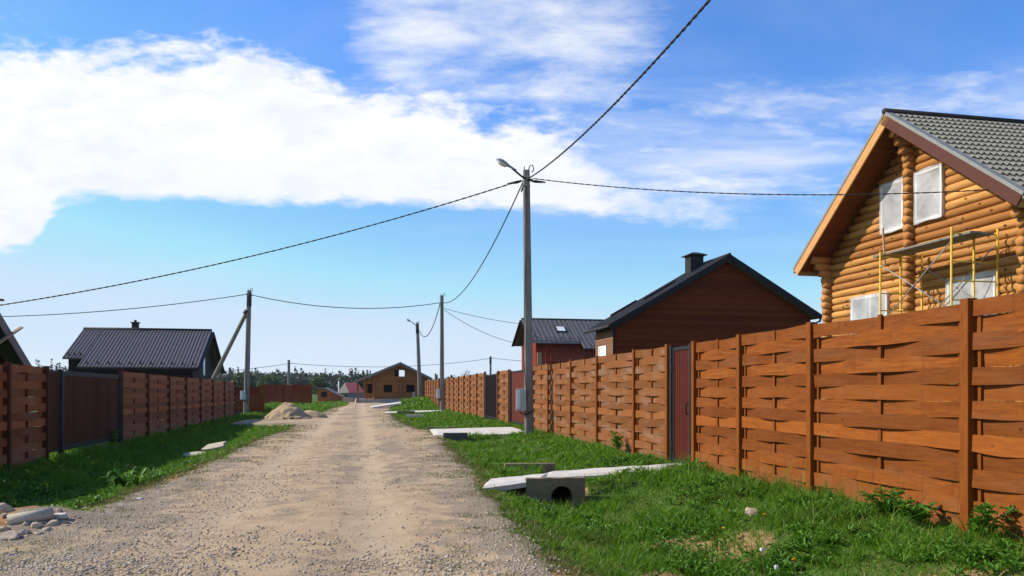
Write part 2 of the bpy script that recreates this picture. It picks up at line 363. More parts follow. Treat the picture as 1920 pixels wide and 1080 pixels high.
def build_terrain():
    yl = np.concatenate([np.arange(-12, 4, 1.0), np.arange(4, 16, .16), np.arange(16, 36, .3), np.arange(36, 110, 1.0), np.geomspace(110, 3000, 26)])
    qi = np.concatenate([-np.geomspace(2500, 9, 26), np.arange(-8.6, 8.6, .17), np.geomspace(9, 2500, 26)])
    Y, Q = np.meshgrid(yl, qi, indexing='ij'); X = Q-QS*np.minimum(Y, 400)
    Z = height(X, Y); R, L = Redge(Y), Ledge(Y)
    inside = sst(.05, .35, np.minimum(R-Q, Q-L)); Z = Z-.06*inside
    V = np.stack([X, Y, Z], -1).reshape(-1, 3); ny, nq = Y.shape
    i, j = np.meshgrid(np.arange(ny-1), np.arange(nq-1), indexing='ij'); a = (i*nq+j).ravel()
    Fc = np.stack([a, a+1, a+nq+1, a+nq], 1)[:, ::-1]
    me = np_mesh('ground', V, Fc[:, ::-1], M['ground'], True)
    at = me.attributes.new('grass', 'FLOAT', 'POINT')
    g = grassiness(X, Y); g = np.where((Y > 110) | (np.abs(Q) > 8.6), .85, g); at.data.foreach_set('value', g.ravel().astype(np.float32))
    tag(link_mesh('ground', me), kind='structure')
    yl = np.concatenate([np.arange(-12, 4, 1.0), np.arange(4, 16, .16), np.arange(16, 36, .3), np.arange(36, 104, 1.0)])
    ts = np.linspace(0, 1, 61); Y, T = np.meshgrid(yl, ts, indexing='ij')
    Rw = Redge(Y)+.35+.5*(fbm(Y*.9, Y*0+3)-.5)+.2*(fbm(Y*4, Y*0+9)-.5); Lw = Ledge(Y)-.35+.5*(fbm(Y*.9, Y*0+31)-.5)+.2*(fbm(Y*4, Y*0)-.5)
    Q = Lw+(Rw-Lw)*T; X = Q-QS*Y; e = np.minimum(Q-Lw, Rw-Q)
    ruts = .04*(np.exp(-((Q+1.5)/.35)**2)+np.exp(-((Q-.1)/.35)**2))
    Z = height(X, Y)+.014-.09*(1-sst(0, .35, e))-ruts
    V = np.stack([X, Y, Z], -1).reshape(-1, 3); ny, nq = Y.shape
    i, j = np.meshgrid(np.arange(ny-1), np.arange(nq-1), indexing='ij'); a = (i*nq+j).ravel()
    me = np_mesh('road', V, np.stack([a, a+1, a+nq+1, a+nq], 1), M['road'], True)
    for nm, val in (('lateral', Q), ('edge', e)): me.attributes.new(nm, 'FLOAT', 'POINT').data.foreach_set('value', val.ravel().astype(np.float32))
    tag(link_mesh('road', me), kind='structure')
build_terrain()

# ------------------------------------------------------------------ grass
def blades(x, y, h, w, lean, mat_name, name, segs=2):
    n = len(x); z = height(x, y)-.01
    yaw = rng.uniform(0, 2*PI, n); la = rng.uniform(0, 2*PI, n)
    ln = lean*rng.uniform(.3, 1.4, n)*h
    dx, dy = np.cos(yaw)*w/2, np.sin(yaw)*w/2
    rows = []
    for k, (t, wf) in enumerate([(0, .8), (.45, 1.0), (1.0, .12)] if segs == 2 else [(0, .7), (.35, 1), (.7, .8), (1, .08)]):
        ox, oy = np.cos(la)*ln*t**1.8, np.sin(la)*ln*t**1.8
        hz_ = h*(t-.25*(ln/np.maximum(h, 1e-3))*t*t)
        rows.append(np.stack([x+ox-dx*wf, y+oy-dy*wf, z+hz_], -1)); rows.append(np.stack([x+ox+dx*wf, y+oy+dy*wf, z+hz_], -1))
    V = np.stack(rows, 1); m = V.shape[1]
    base = (np.arange(n)*m)[:, None]
    Fc = np.concatenate([base+np.array([[2*k, 2*k+1, 2*k+3, 2*k+2]]) for k in range(m//2-1)], 0)
    return np_mesh(name, V.reshape(-1, 3), Fc, M[mat_name])
def scatter(q0, q1, y0, y1, dens, fn=grassiness, power=1.0):
    n = int((q1-q0)*(y1-y0)*dens); y = rng.uniform(y0, y1, n); q = rng.uniform(q0, q1, n); x = q-QS*y
    p = fn(x, y)**power; k = rng.uniform(0, 1, n) < p
    return x[k], y[k]
def stuff(name, me, label, cat): return tag(link_mesh(name, me), label, cat, kind='stuff')
def join_np(meshes, name, mat):
    Vs, Fs, off = [], [], 0
    for me in meshes:
        V = np.empty(len(me.vertices)*3, np.float32); me.vertices.foreach_get('co', V); V = V.reshape(-1, 3)
        Fi = np.empty(len(me.loops), np.int32); me.loops.foreach_get('vertex_index', Fi); Fi = Fi.reshape(-1, 4)
        Vs.append(V); Fs.append(Fi+off); off += len(V); bpy.data.meshes.remove(me)
    return np_mesh(name, np.concatenate(Vs), np.concatenate(Fs), mat)
def grass_field(zones, name, label):
    ms, dry = [], []
    for (q0, q1, y0, y1, dens, h0, h1, w0, w1) in zones:
        x, y = scatter(q0, q1, y0, y1, dens)
        cl = .5*fbm(x*1.6+2, y*1.6)+.5*fbm(x*4.3, y*4.3+5); tall = sst(.40, .62, cl)
        h = (h0+(h1-h0)*(rng.uniform(0, 1, len(x))**1.3))*(.4+.95*tall)*(.35+.65*sst(.0, 1.0, np.maximum(x+QS*y-Redge(y), Ledge(y)-x-QS*y))); w = rng.uniform(w0, w1, len(x))
        wide = rng.uniform(0, 1, len(x)) < .10
        w = np.where(wide, w*2.6, w); h = np.where(wide, h*.6, h)
        ms.append(blades(x, y, h, w, .75, 'grass', 'g'))
        xd, yd = scatter(q0, q1, y0, y1, dens*.055)
        dry.append(blades(xd, yd, rng.uniform(h0*.4, h1*.8, len(xd)), rng.uniform(w0*.7, w1*.8, len(xd)), 1.1, 'dry', 'd'))
    stuff(name, join_np(ms, name, M['grass']), label, 'grass')
    stuff('dry_grass', join_np(dry, 'dry_grass', M['dry']), 'dry straw coloured blades among the '+label.split(' ', 1)[1], 'grass')
grass_field([(1.2, 5.9, 4.4, 9.0, 2700, .05, .15, .005, .012), (1.2, 5.9, 9.0, 15, 1500, .06, .17, .008, .017), (1.2, 5.8, 15, 30, 600, .06, .16, .014, .03), (4.75, 5.45, 4.4, 13, 260, .16, .40, .005, .010), (2.0, 5.0, 4.4, 11, 22, .2, .42, .004, .007),
             (1.2, 5.8, 30, 60, 170, .07, .2, .03, .06), (1.5, 6, 60, 100, 50, .12, .34, .08, .16)],
            'grass', 'green verge grass below the sunlit orange fence on the right')
grass_field([(-7.0, -2.3, 7.6, 15, 1300, .06, .19, .008, .018), (-7.2, -2.2, 15, 30, 560, .07, .19, .014, .03),
             (-7.2, -2.0, 30, 60, 170, .08, .22, .03, .06), (-9, -1.0, 60, 100, 45, .15, .4, .08, .16)],
            'grass', 'green verge grass below the shaded fence on the left')
# low tufts straying into the road edges
def stray(x, y):
    q = x+QS*y; R, L = Redge(y), Ledge(y)
    d = np.maximum(q-R, L-q); nz = fbm(x*2.3+1, y*2.3)
    return np.maximum(sst(-1.1, -.05, d)*sst(.47, .60, nz), sst(-.25, .3, d)*.8)*(d < .9)*(~in_slab(x, y))*np.where(q < L, (y > 8.8), 1)
ms = []
for (y0, y1, dens, h, w) in [(5, 12, 3000, .045, .008), (12, 30, 800, .05, .018), (30, 60, 150, .06, .04)]:
    x, y = scatter(-3.6, 2.4, y0, y1, dens, stray); ms.append(blades(x, y, rng.uniform(h*.5, h*1.3, len(x)), rng.uniform(w*.7, w*1.3, len(x)), 1.0, 'grass', 's'))
stuff('low_grass', join_np(ms, 'low_grass', M['moss']), 'short yellow green tufts creeping onto the gravel road edges', 'grass')

# broad-leaved weeds
def leaf_plant(mb, c, n, L, W, up):
    for k in range(n):
        a = random.uniform(0, 2*PI); l = L*random.uniform(.6, 1.2); w = W*random.uniform(.7, 1.2); e = up*random.uniform(.5, 1.4)
        d = Vector((math.cos(a), math.sin(a), 0)); s = Vector((-d.y, d.x, 0)); b = Vector(c)
        pr = [(0, .12, 0), (.3, .8, .55), (.6, 1, .8), (.85, .6, .75), (1, .05, .6)]
        vs = []
        for t, wf, zf in pr:
            p = b+d*(l*t)+Vector((0, 0, e*zf*l)); vs += [p-s*w*wf/2+Vector((0, 0, .012)), p, p+s*w*wf/2+Vector((0, 0, .012))]
        fs = []
        for i in range(4):
            fs += [(3*i, 3*i+1, 3*i+4, 3*i+3), (3*i+1, 3*i+2, 3*i+5, 3*i+4)]
        mb.add(vs, fs)
mb = MB()
for (q0, q1, y0, y1, n, LL) in [(2.2, 5.4, 4.8, 9, 1500, .085), (2.2, 5.3, 9, 15, 700, .11), (-6.4, -3.2, 8.8, 16, 700, .12)]:
    y = rng.uniform(y0, y1, n); q = rng.uniform(q0, q1, n); x = q-QS*y; g = grassiness(x, y)*sst(.42, .58, fbm(x*1.1+9, y*1.1))
    for xi, yi, gi in zip(x, y, g):
        if rng.uniform() < gi: leaf_plant(mb, (xi, yi, hz(xi, yi)+.02), random.randint(5, 8), LL, LL*.36, .75)
mb.build('broad_leaf_weeds', M['weed'])
tag(bpy.data.objects['broad_leaf_weeds'], 'low broad green weed leaves scattered through the verge grass', 'weeds', kind='stuff')
def weed(px, py, d, n, L, W, up, label, tall=0):
    p = gp(px, py, d); z = hz(p.x, p.y); o = thing('weed_plant', label, 'weed', (p.x, p.y, z))
    m = MB(); leaf_plant(m, (0, 0, .02), n, L, W, up)
    if tall:
        st = MB()
        for k in range(5):
            tx, ty = random.uniform(-.16, .16), random.uniform(-.10, .10)
            st.tube([(0, 0, 0), (tx*.5, ty*.5, tall*.5), (tx*1.5, ty*1.5, tall*random.uniform(.7, 1))], .004, 5)
            for j in range(7):
                f = random.uniform(.25, 1); leaf_plant(m, (tx*1.5*f, ty*1.5*f, tall*f*.85), 3, .09, .035, .4)
        st.build('stem', M['stem'], o)
    m.build('leaves', M['weed'], o)
weed(228, 892, 12.6, 30, .33, .085, 1.0, 'large broad leaved weed clump in front of the brown left gate')
weed(258, 905, 12.0, 18, .26, .07, .9, 'smaller broad leaved weed just right of the largest left weed clump')
weed(210, 850, 22.0, 10, .3, .08, 1.2, 'weed growing at the foot of the brown gate post', .5)
weed(1660, 962, 7.95, 14, .16, .05, 1.0, 'leafy weed climbing the fence boards left of the nearest post', .3)
weed(1722, 978, 7.5, 16, .17, .055, 1.0, 'bushy dark weed against the fence boards beside the nearest post', .26)
weed(1843, 1008, 6.75, 8, .14, .05, 1.2, 'dark weed in the corner right of the nearest fence post', .36)
weed(1158, 842, 16.6, 10, .2, .06, 1.1, 'weed rising against the fence left of the red door', .5)
weed(1300, 890, 12.3, 18, .22, .07, .9, 'weed clump beside the end of the concrete path at the red door')

# ------------------------------------------------------------------ pebbles and stones
ico_v = []
ph = (1+5**.5)/2
ICO_V = np.array([(-1,ph,0),(1,ph,0),(-1,-ph,0),(1,-ph,0),(0,-1,ph),(0,1,ph),(0,-1,-ph),(0,1,-ph),(ph,0,-1),(ph,0,1),(-ph,0,-1),(-ph,0,1)], float)/math.sqrt(1+ph*ph)
ICO_F = np.array([(0,11,5),(0,5,1),(0,1,7),(0,7,10),(0,10,11),(1,5,9),(5,11,4),(11,10,2),(10,7,6),(7,1,8),(3,9,4),(3,4,2),(3,2,6),(3,6,8),(3,8,9),(4,9,5),(2,4,11),(6,2,10),(8,6,7),(9,8,1)])
def pebbles():
    def dens(x, y):
        q = x+QS*y; R, L = Redge(y), Ledge(y)
        ins = sst(-.25, .1, np.minimum(R-q, q-L))
        patch = sst(.5, .62, fbm(x*.8+11, y*.55)); g1 = 1.2*np.exp(-(((x+3.5)/.9)**2+((y-6.15)/.35)**2)); g2 = .9*np.exp(-(((x+.5)/.75)**2+((y-6.2)/.35)**2))
        g3 = np.exp(-((np.minimum(R-q, q-L)-.2)/.35)**2)*.6
        return ins*np.clip(.05+.22*patch+g1+g2+.25*g3, 0, 1)
    Vs, Fs, off = [], [], 0
    for y0, y1, q0, q1, dn, s0, s1 in [(5.2, 8, -4.6, 2, 1500, .005, .016), (8, 13, -4.6, 2.2, 700, .006, .016), (13, 24, -3.4, 2.4, 220, .009, .02)]:
        x, y = scatter(q0, q1, y0, y1, dn, dens); n = len(x)
        sz = s0+(s1-s0)*rng.uniform(0, 1, n)**2.2
        sc = sz[:, None]*rng.uniform(.6, 1.35, (n, 3)); sc[:, 2] *= .7
        v = ICO_V[None]*rng.uniform(.75, 1.2, (n, 12, 1)); a = rng.uniform(0, 2*PI, n); c, s = np.cos(a)[:, None], np.sin(a)[:, None]
        v = v*sc[:, None, :]; vx = v[..., 0]*c-v[..., 1]*s; vy = v[..., 0]*s+v[..., 1]*c
        z = height(x, y)+.012+sz*.2
        V = np.stack([vx+x[:, None], vy+y[:, None], v[..., 2]+z[:, None]], -1).reshape(-1, 3)
        Vs.append(V); Fs.append((ICO_F[None]+(np.arange(n)*12)[:, None, None]).reshape(-1, 3)+off); off += len(V)
    me = np_mesh('gravel', np.concatenate(Vs), np.concatenate(Fs), M['pebble'])
    stuff('gravel', me, 'loose grey and tan pebbles lying on the dirt road', 'gravel')
pebbles()
def rock(name, label, cat, p, size, mat, seed, flat=.6, parent=None, sink=.25):
    r = np.random.default_rng(seed); m = bpy.data.meshes.new(name)
    import bmesh
    bm = bmesh.new(); bmesh.ops.create_icosphere(bm, subdivisions=3, radius=1)
    dirs = r.normal(size=(9, 3)); dirs /= np.linalg.norm(dirs, axis=1)[:, None]; lim = r.uniform(.55, .95, 9)
    ph = r.uniform(0, 6, 3)
    for v in bm.verts:
        c = np.array(v.co)
        for d, l in zip(dirs, lim):
            k = c @ d
            if k > l: c = c-d*(k-l)
        c = c*(1+.05*math.sin(c[0]*7+ph[0])*math.sin(c[1]*6+ph[1])+.03*math.sin(c[2]*13+ph[2]))
        v.co = Vector(c*np.array([size[0], size[1], size[2]]))
    bm.to_mesh(m); bm.free(); m.materials.append(mat)
    o = link_mesh(name, m); o.location = (p[0], p[1], p[2]+size[2]*(1-sink*2)*.5); o.rotation_euler = (r.uniform(-.2, .2), r.uniform(-.2, .2), r.uniform(0, 6))
    tag(o, label, cat); return o
def on_ground(px, py, d=None):
    """walk a ray from the eye to the terrain"""
    lo = 3.0
    for k in range(4000):
        d = lo*(1.002**k); p = gp(px, py, d)
        if p.z <= hz(p.x, p.y): return p
    return p
def rock_at(px, py, size, mat, seed, label, cat='stone', name='stone', **kw):
    p = on_ground(px, py); return rock(name, label, cat, (p.x, p.y, hz(p.x, p.y)), size, mat, seed, **kw)
RL = [(30, 978, (.11, .09, .08), 'sand coloured stone just below the clay pipe on the left'), (16, 1012, (.17, .14, .09), 'largest flat stone of the rubble at the left edge'),
      (66, 990, (.09, .08, .06), 'pale stone right of the middle of the left rubble'), (98, 984, (.10, .08, .05), 'rounded stone below the slab at the right end of the left rubble'),
      (6, 995, (.10, .08, .06), 'stone at the very left edge above the largest flat stone'), (45, 1003, (.09, .07, .06), 'middle sized flat stone in the middle of the left rubble'),
      (72, 1004, (.06, .05, .04), 'middle sized stone at the road side of the left rubble'), (88, 996, (.08, .06, .05), 'middle sized stone farthest right in the left rubble'),
      (20, 1044, (.05, .04, .03), 'single small pale stone on the road below the left rubble'), (10, 960, (.12, .1, .1), 'dark clay lump behind the pipe at left')]
for i, (px, py, s, lab) in enumerate(RL): rock_at(px, py, tuple(k*.72 for k in s), M['stone'] if i != 8 else M['stone_grey'], 30+i, lab)
rock_at(440, 1033, (.045, .03, .022), M['concrete_dark'], 51, 'dark flat stone lying alone on the road near the bottom')
rock_at(1408, 966, (.10, .07, .075), M['stone'], 52, 'broken brick coloured rock in the grass below the orange fence')
for i, (px, py, s) in enumerate([(225, 948, .06), (205, 965, .05), (160, 955, .04), (262, 938, .07), (300, 925, .05)]):
    rock_at(px, py, (s, s*.7, s*.45), M['stone_grey'], 60+i, ['pale stone in the middle of the left road edge row', 'pale stone second from the near end of the left road edge row', 'nearest small stone of the left road edge row',
            'largest pale stone of the left road edge row', 'farthest stone of the left road edge row'][i])
def slab_piece(px, py, dims, rot, mat, label, seed, name='concrete_slab', cat='slab', dz=0.0):
    p = on_ground(px, py); r = random.Random(seed); n = 9; poly = []
    for k in range(n):
        a = 2*PI*k/n; s = 1/max(abs(math.cos(a)), abs(math.sin(a)))*.85
        poly.append((math.cos(a)*dims[0]/2*s*r.uniform(.8, 1.1), math.sin(a)*dims[1]/2*s*r.uniform(.75, 1.1), 0))
    o = MB().prism(poly, (0, 0, dims[2])).build(name, mat, None, bevel=.012); o.location = (p.x, p.y, hz(p.x, p.y)+dz); o.rotation_euler = rot
    tag(o, label, cat); return o
slab_piece(402, 848, (.72, .50, .07), (.30, -.22, .2), M['slab_tan'], 'tilted broken concrete slab raised at the left road edge', 1, dz=.11)
slab_piece(364, 859, (.66, .46, .07), (.18, -.08, .1), M['slab_tan'], 'flat broken concrete piece lying left of the tilted slab', 2, dz=.05)
slab_piece(112, 974, (.17, .12, .05), (.05, -.1, .3), M['concrete'], 'short pale slab at the right end of the left rubble', 4, dz=.0)
# broken half pipe
p = on_ground(58, 975); o = thing('broken_pipe', 'pale broken pipe lying on the clay at the left edge', 'pipe', (p.x, p.y, hz(p.x, p.y)+.02), math.radians(28))
def halfpipe(r0, r1, L):
    m = MB(); n = 14
    ring = [(r*math.cos(PI*k/n), r*math.sin(PI*k/n)) for r, ks in ((r0, range(n+1)), (r1, range(n, -1, -1))) for k in ks]
    m.prism([(-L/2, a, b) for a, b in ring], (L, 0, 0)); return m
m = MB(); nn = 22
ring = lambda x, r: [(x, r*math.cos(2*PI*k/nn), r*math.sin(2*PI*k/nn)) for k in range(nn)]
m.v = ring(-.19, .062)+ring(.19, .058)+ring(.19, .046)+ring(-.19, .05)
m.f = [(a*nn+k, a*nn+(k+1) % nn, ((a+1) % 4)*nn+(k+1) % nn, ((a+1) % 4)*nn+k) for a in range(4) for k in range(nn)]
m.build('shell', M['slab_tan'], o, True); o.rotation_euler = (0, math.radians(-7), math.radians(32))
for k in range(22):
    pr = [(8+k*5.2+random.uniform(-6, 6), 968+random.uniform(0, 54)-k*.6)][0]
    sz_ = random.uniform(.018, .05); rr_ = rock_at(pr[0], pr[1], (sz_, sz_*.8, sz_*.62), M['stone'], 200+k, 'small tan stone of the rubble spread at the left photo edge'); rr_['group'] = 'small rubble stones at the left edge'


# flowers
def dandelion(px, py, d, label, h=.22, clock=True):
    p = gp(px, py, d); z = hz(p.x, p.y); o = thing('dandelion', label, 'flower', (p.x, p.y+.02, z)); top = max(p.z-z, .05)
    MB().tube([(.03, 0, 0), (.02, 0, top*.5), (0, 0, top)], .0028, 6).build('stem', M['stem'], o)
    m = MB()
    if clock:
        for k in range(150):
            v = Vector(rng.normal(size=3)); v.normalize(); a = v.orthogonal().normalized()*.0010
            m.add([v*.003-a, v*.003+a, v*.018+a*2.6, v*.018-a*2.6], [(0, 1, 2, 3)])
        h_ = m.build('seed_head', M['seed'], o)
    else:
        for k in range(46):
            a = rng.uniform(0, 6.28); e = rng.uniform(.05, 1.1); v = Vector((math.cos(a)*math.cos(e), math.sin(a)*math.cos(e), math.sin(e))); s = Vector((-v.y, v.x, 0))*.0035
            m.add([v*.002-s, v*.002+s, v*.021+s, v*.021-s], [(0, 1, 2, 3)])
        h_ = m.build('flower_head', M['flower'], o)
    h_.location = (0, 0, top)
dandelion(1430, 1031, 6.45, 'white dandelion clock on a long stem, upper of the two')
dandelion(1457, 1064, 6.2, 'white dandelion clock near the bottom edge, lower of the two')
dandelion(1434, 966, 7.9, 'yellow dandelion flower right of the brick coloured rock', clock=False)
dandelion(1490, 1051, 6.3, 'yellow dandelion flower right of the dandelion clocks', clock=False)
dandelion(1357, 992, 7.4, 'small yellow flower left of the brick coloured rock in grass', clock=False)

# ------------------------------------------------------------------ woven fences
def woven_panel(L, z0, z1, rows, amp=.021, seed=0):
    r = random.Random(seed); m = MB(); pitch = (z1-z0)/rows; n = 14
    for i in range(rows):
        sgn = 1 if i % 2 else -1
        zc = z0+pitch*(i+.5)+r.uniform(-.006, .006); hh = pitch*r.uniform(.50, .53); tilt = r.uniform(-.010, .010); th = .011; we = r.choice((.5, .6, 1.0, 1.0, 2.2))
        a = amp*r.uniform(.75, 1.3); ph = [r.uniform(0, 6) for _ in range(4)]; sl = r.uniform(-.006, .006)
        vs = []
        for k in range(n+1):
            s = k/n; x = .045+(L-.09)*s; y = sgn*a*math.cos(2*PI*s)+sl
            dz = tilt*(s-.5)*2; e0 = we*(.005*math.sin(3*s*PI+ph[0])+.003*math.sin(19*s+ph[1])); e1 = .004*math.sin(2.3*s*PI+ph[2])+.003*math.sin(11*s+ph[3])
            cup = r.uniform(-.002, .002)+.004*math.sin(4*s+ph[1])
            vs += [(x, y-th, zc+dz-hh+e0), (x, y-th, zc+dz+hh+e1), (x, y+th+cup, zc+dz+hh+e1), (x, y+th-cup, zc+dz-hh+e0)]
        fs = []
        for k in range(n):
            b = 4*k
            for j in range(4): fs.append((b+j, b+(j+1) % 4, b+4+(j+1) % 4, b+4+j))
        fs += [(3, 2, 1, 0), tuple(4*n+j for j in range(4))]
        m.add(vs, fs)
    return m
def fence_run(label, xs, origin, rotz, z0, z1, rows, mats, group=None, seed=0, post_top=.03, skip=(), post_w=.10):
    """posts at distances xs along local x; local +y faces the road"""
    o = thing('woven_plank_fence', label, 'fence', origin, rotz, group)
    for i, x in enumerate(xs):
        if i in skip: continue
        MB().bb(x-post_w/2, x+post_w/2, -.03, .072, z0-.28, z1+post_top+random.uniform(-.012, .012)).build('post', mats[1], o, bevel=.006)
    for i in range(len(xs)-1):
        L = xs[i+1]-xs[i]; pm = woven_panel(L, z0+random.uniform(-.02, .02), z1+random.uniform(-.015, .015), rows, seed=seed+i).build('board_panel', mats[0], o); pm.location = (xs[i], 0, 0)
        for b0, b1, bz in ((L/2-.028, L/2+.028, z1+.012), (.10, .135, z1-.02), (L-.135, L-.10, z1-.02)): MB().bb(b0, b1, -.014, .014, z0+.02, bz).build('batten', mats[1], pm)
    return o
# right-hand fence line: X = 5.41 - .181 Y
RX = lambda Y: 5.41-.181*Y
RROT = math.atan2(1, -.181); RK = math.hypot(1, .181)
def right_run(label, Ys, z0, z1, rows, mats, seed, **kw):
    o = (RX(Ys[0]), Ys[0], 0)
    return fence_run(label, [(y-Ys[0])*RK for y in Ys], o, RROT, z0, z1, rows, mats, seed=seed, **kw)
FM = (M['fence'], M['fence_post']); FW = (M['fence_weathered'], M['fence_post']); FO = (M['fence_old'], M['post_old'])
right_run('sunlit orange woven plank fence from the red door to the right edge', [2.2, 4.7, 7.17, 9.7, 11.55, 13.15], .085, 2.155, 14, FM, 100)
right_run('weathered woven plank fence between the red door and the nearest pole', [14.32, 16.1, 18.7, 21.1, 23.75, 26.0], .10, 2.17, 14, FW, 200)
right_run('single narrow woven fence panel between the red and black driveway gates', [30.35, 32.9], .13, 2.19, 13, FW, 300)
right_run('long far woven plank fence beyond the black driveway gate', list(np.linspace(36.6, 55.0, 8)), .12, 2.24, 13, FW, 320)
right_run('farthest short woven fence section beside the distant lamp pole', list(np.linspace(60, 75, 7)), .15, 2.35, 13, FW, 340)
# left-hand fence line: X = -6.46 - .207 Y ; local x runs toward the camera so that +y faces the road
LX = lambda Y: -6.46-.207*Y
LROT = math.atan2(-1, .207); LK = math.hypot(1, .207)
def left_run(label, Ys, z0, z1, rows, mats, seed, **kw):
    Ys = sorted(Ys, reverse=True); o = (LX(Ys[0]), Ys[0], 0)
    return fence_run(label, [(Ys[0]-y)*LK for y in Ys], o, LROT, z0, z1, rows, mats, seed=seed, **kw)
left_run('shaded brown woven fence at the left edge before the brown gate', [17.15, 15.2, 12.4, 9.6], -.14, 1.87, 13, (M['fence_old'], M['post_old']), 400)
left_run('shaded woven plank fence between the brown gate and the braced pole', [22.85, 25.9, 29.0, 32.1, 35.3, 38.5, 42.2, 46.2], -.10, 1.93, 13, FO, 420)
# plain dark-red fences at the far left
def board_fence(label, p0, p1, h, z0, nb):
    p0, p1 = Vector(p0), Vector(p1); d = p1-p0; L = d.length; o = thing('board_fence', label, 'fence', (p0.x, p0.y, z0), math.atan2(d.y, d.x))
    m = MB(); k = int(h/.15)
    for i in range(k): m.bb(.02, L-.02, -.012+.006*(i % 2), .012+.006*(i % 2), .05+i*.15, .05+i*.15+.142)
    m.build('board_panel', M['siding_red'], o)
    for i in range(nb+1):
        x = L*i/nb; MB().bb(x-.06, x+.06, -.09, -.014, -.3, h+.06).build('post', M['fence_post'], o)
board_fence('dark red plain board fence just behind the braced pole', (-18.9, 54, 0), (-16.95, 54, 0), 1.78, -.02, 2)
board_fence('dark red plain board fence farther off above the sand pile', (-26.3, 85, 0), (-21.3, 85, 0), 2.05, .1, 5)
o = MB().bb(-.07, .07, -.07, .07, -.3, 1.8).build('wooden_post', M['fence_post']); o.location = (-15.1, 48.5, 0); tag(o, 'lone orange wooden post in the gap left of the sand pile', 'post')
o = MB().bb(-.06, .06, -.06, .06, -.3, 1.75).build('wooden_post', M['fence_post']); o.location = (-16.3, 57, 0); tag(o, 'short orange post behind the sand pile', 'post')

# ------------------------------------------------------------------ gates
def ribbed(L, z0, z1, y, pitch=.1, dep=.018):
    m = MB(); xs = [0]; x = 0; prof = [(0, 0)]
    while x < L-1e-6:
        for dx, yy in ((.38, 0), (.5, dep), (.85, dep), (1.0, 0)):
            xx = x+dx*pitch
            if xx <= L: prof.append((xx, yy))
        x += pitch
    if prof[-1][0] < L: prof.append((L, prof[-1][1]))
    vs = []; fs = []
    for xx, yy in prof: vs += [(xx, y+yy, z0), (xx, y+yy, z1)]
    for i in range(len(prof)-1): fs.append((2*i, 2*i+2, 2*i+3, 2*i+1))
    m.add(vs, fs); return m
def gate_at(name, label, cat, Y0, Y1, side, z0, z1, sheet, frame, fw=.06, pitch=.1, mid=None, handle=True, off=0.0, ribs=True, posts=True, post_w=.08):
    if side == 'R': org, rot, L = (RX(Y0), Y0, 0), RROT, (Y1-Y0)*RK
    else: org, rot, L = (LX(Y1), Y1, 0), LROT, (Y1-Y0)*LK
    o = thing(name, label, cat, org, rot)
    a = .05+(post_w if posts else 0); b = L-a
    if posts:
        for x in (a-post_w/2, b+post_w/2): MB().bb(x-post_w/2, x+post_w/2, -.05, .05, z0-.3, z1+.03).build('gate_post', frame, o, bevel=.004)
    fr = MB(); fr.bb(a+.004, b-.004, -.025+off, .025+off, z1-fw, z1); fr.bb(a+.004, b-.004, -.025+off, .025+off, z0, z0+fw)
    fr.bb(a+.004, a+.004+fw, -.025+off, .025+off, z0+fw, z1-fw); fr.bb(b-.004-fw, b-.004, -.025+off, .025+off, z0+fw, z1-fw)
    fr.build('frame', frame, o, bevel=.003)
    lf = a+.004+fw; W = b-a-.008-2*fw
    if ribs: s = ribbed(W, z0+fw, z1-fw, -.008+off, pitch)
    else:
        s = MB(); n = max(2, int(W/pitch))
        for i in range(n): s.bb(lf*0+W*i/n+.003, W*(i+1)/n-.003, -.012+off, .012+off+.002*(i % 3), z0+fw, z1-fw)
    so = s.build('sheet', sheet, o); so.location = (lf, 0, 0)
    if handle is not None:
        h = MB(); x = a+.05 if handle else b-.05; zc = z0+(z1-z0)*.47
        h.tube([(x, .02+off, zc-.09), (x, .075+off, zc-.085), (x, .08+off, zc), (x, .075+off, zc+.085), (x, .02+off, zc+.09)], .011, 8); h.build('handle', M['dark_metal'], o)
        h = MB(); x = b-.02 if handle else a+.02
        for zz in (z0+.3, z1-.35): h.tube([(x+.02, .035+off, zz-.05), (x+.02, .035+off, zz+.05)], .016, 8)
        h.build('hinge', M['dark_metal'], o)
    return o
gate_at('metal_door', 'narrow maroon ribbed metal door in the orange fence', 'door', 13.22, 14.25, 'R', .12, 2.13, M['maroon'], M['dark_metal'], handle=True, pitch=.085)
gate_at('driveway_gate', 'maroon driveway gate partly behind the nearest pole', 'gate', 26.1, 30.25, 'R', .22, 2.12, M['maroon'], M['dark_metal'], handle=None, pitch=.2, post_w=.16)
gate_at('driveway_gate', 'black driveway gate beyond the single narrow fence panel', 'gate', 33.0, 36.5, 'R', .22, 2.12, M['gate_black'], M['dark_metal'], handle=None, pitch=.2, post_w=.2)
gate_at('driveway_gate', 'far dark gate hidden behind the middle pole', 'gate', 55.1, 59.9, 'R', .22, 2.15, M['gate_black'], M['dark_metal'], handle=None, pitch=.2, post_w=.2)
gate_at('wicket_gate', 'narrow brown boarded wicket at the near side of the brown gate', 'gate', 17.2, 18.02, 'L', .03, 1.82, M['gate_brown'], M['dark_metal'], pitch=.28, ribs=False, handle=True, fw=.05, posts=False)
gate_at('driveway_gate', 'wide brown boarded driveway gate with black frame on the left', 'gate', 17.98, 22.85, 'L', .02, 1.83, M['gate_brown'], M['dark_metal'], pitch=.30, ribs=False, handle=None, fw=.11, post_w=.12)

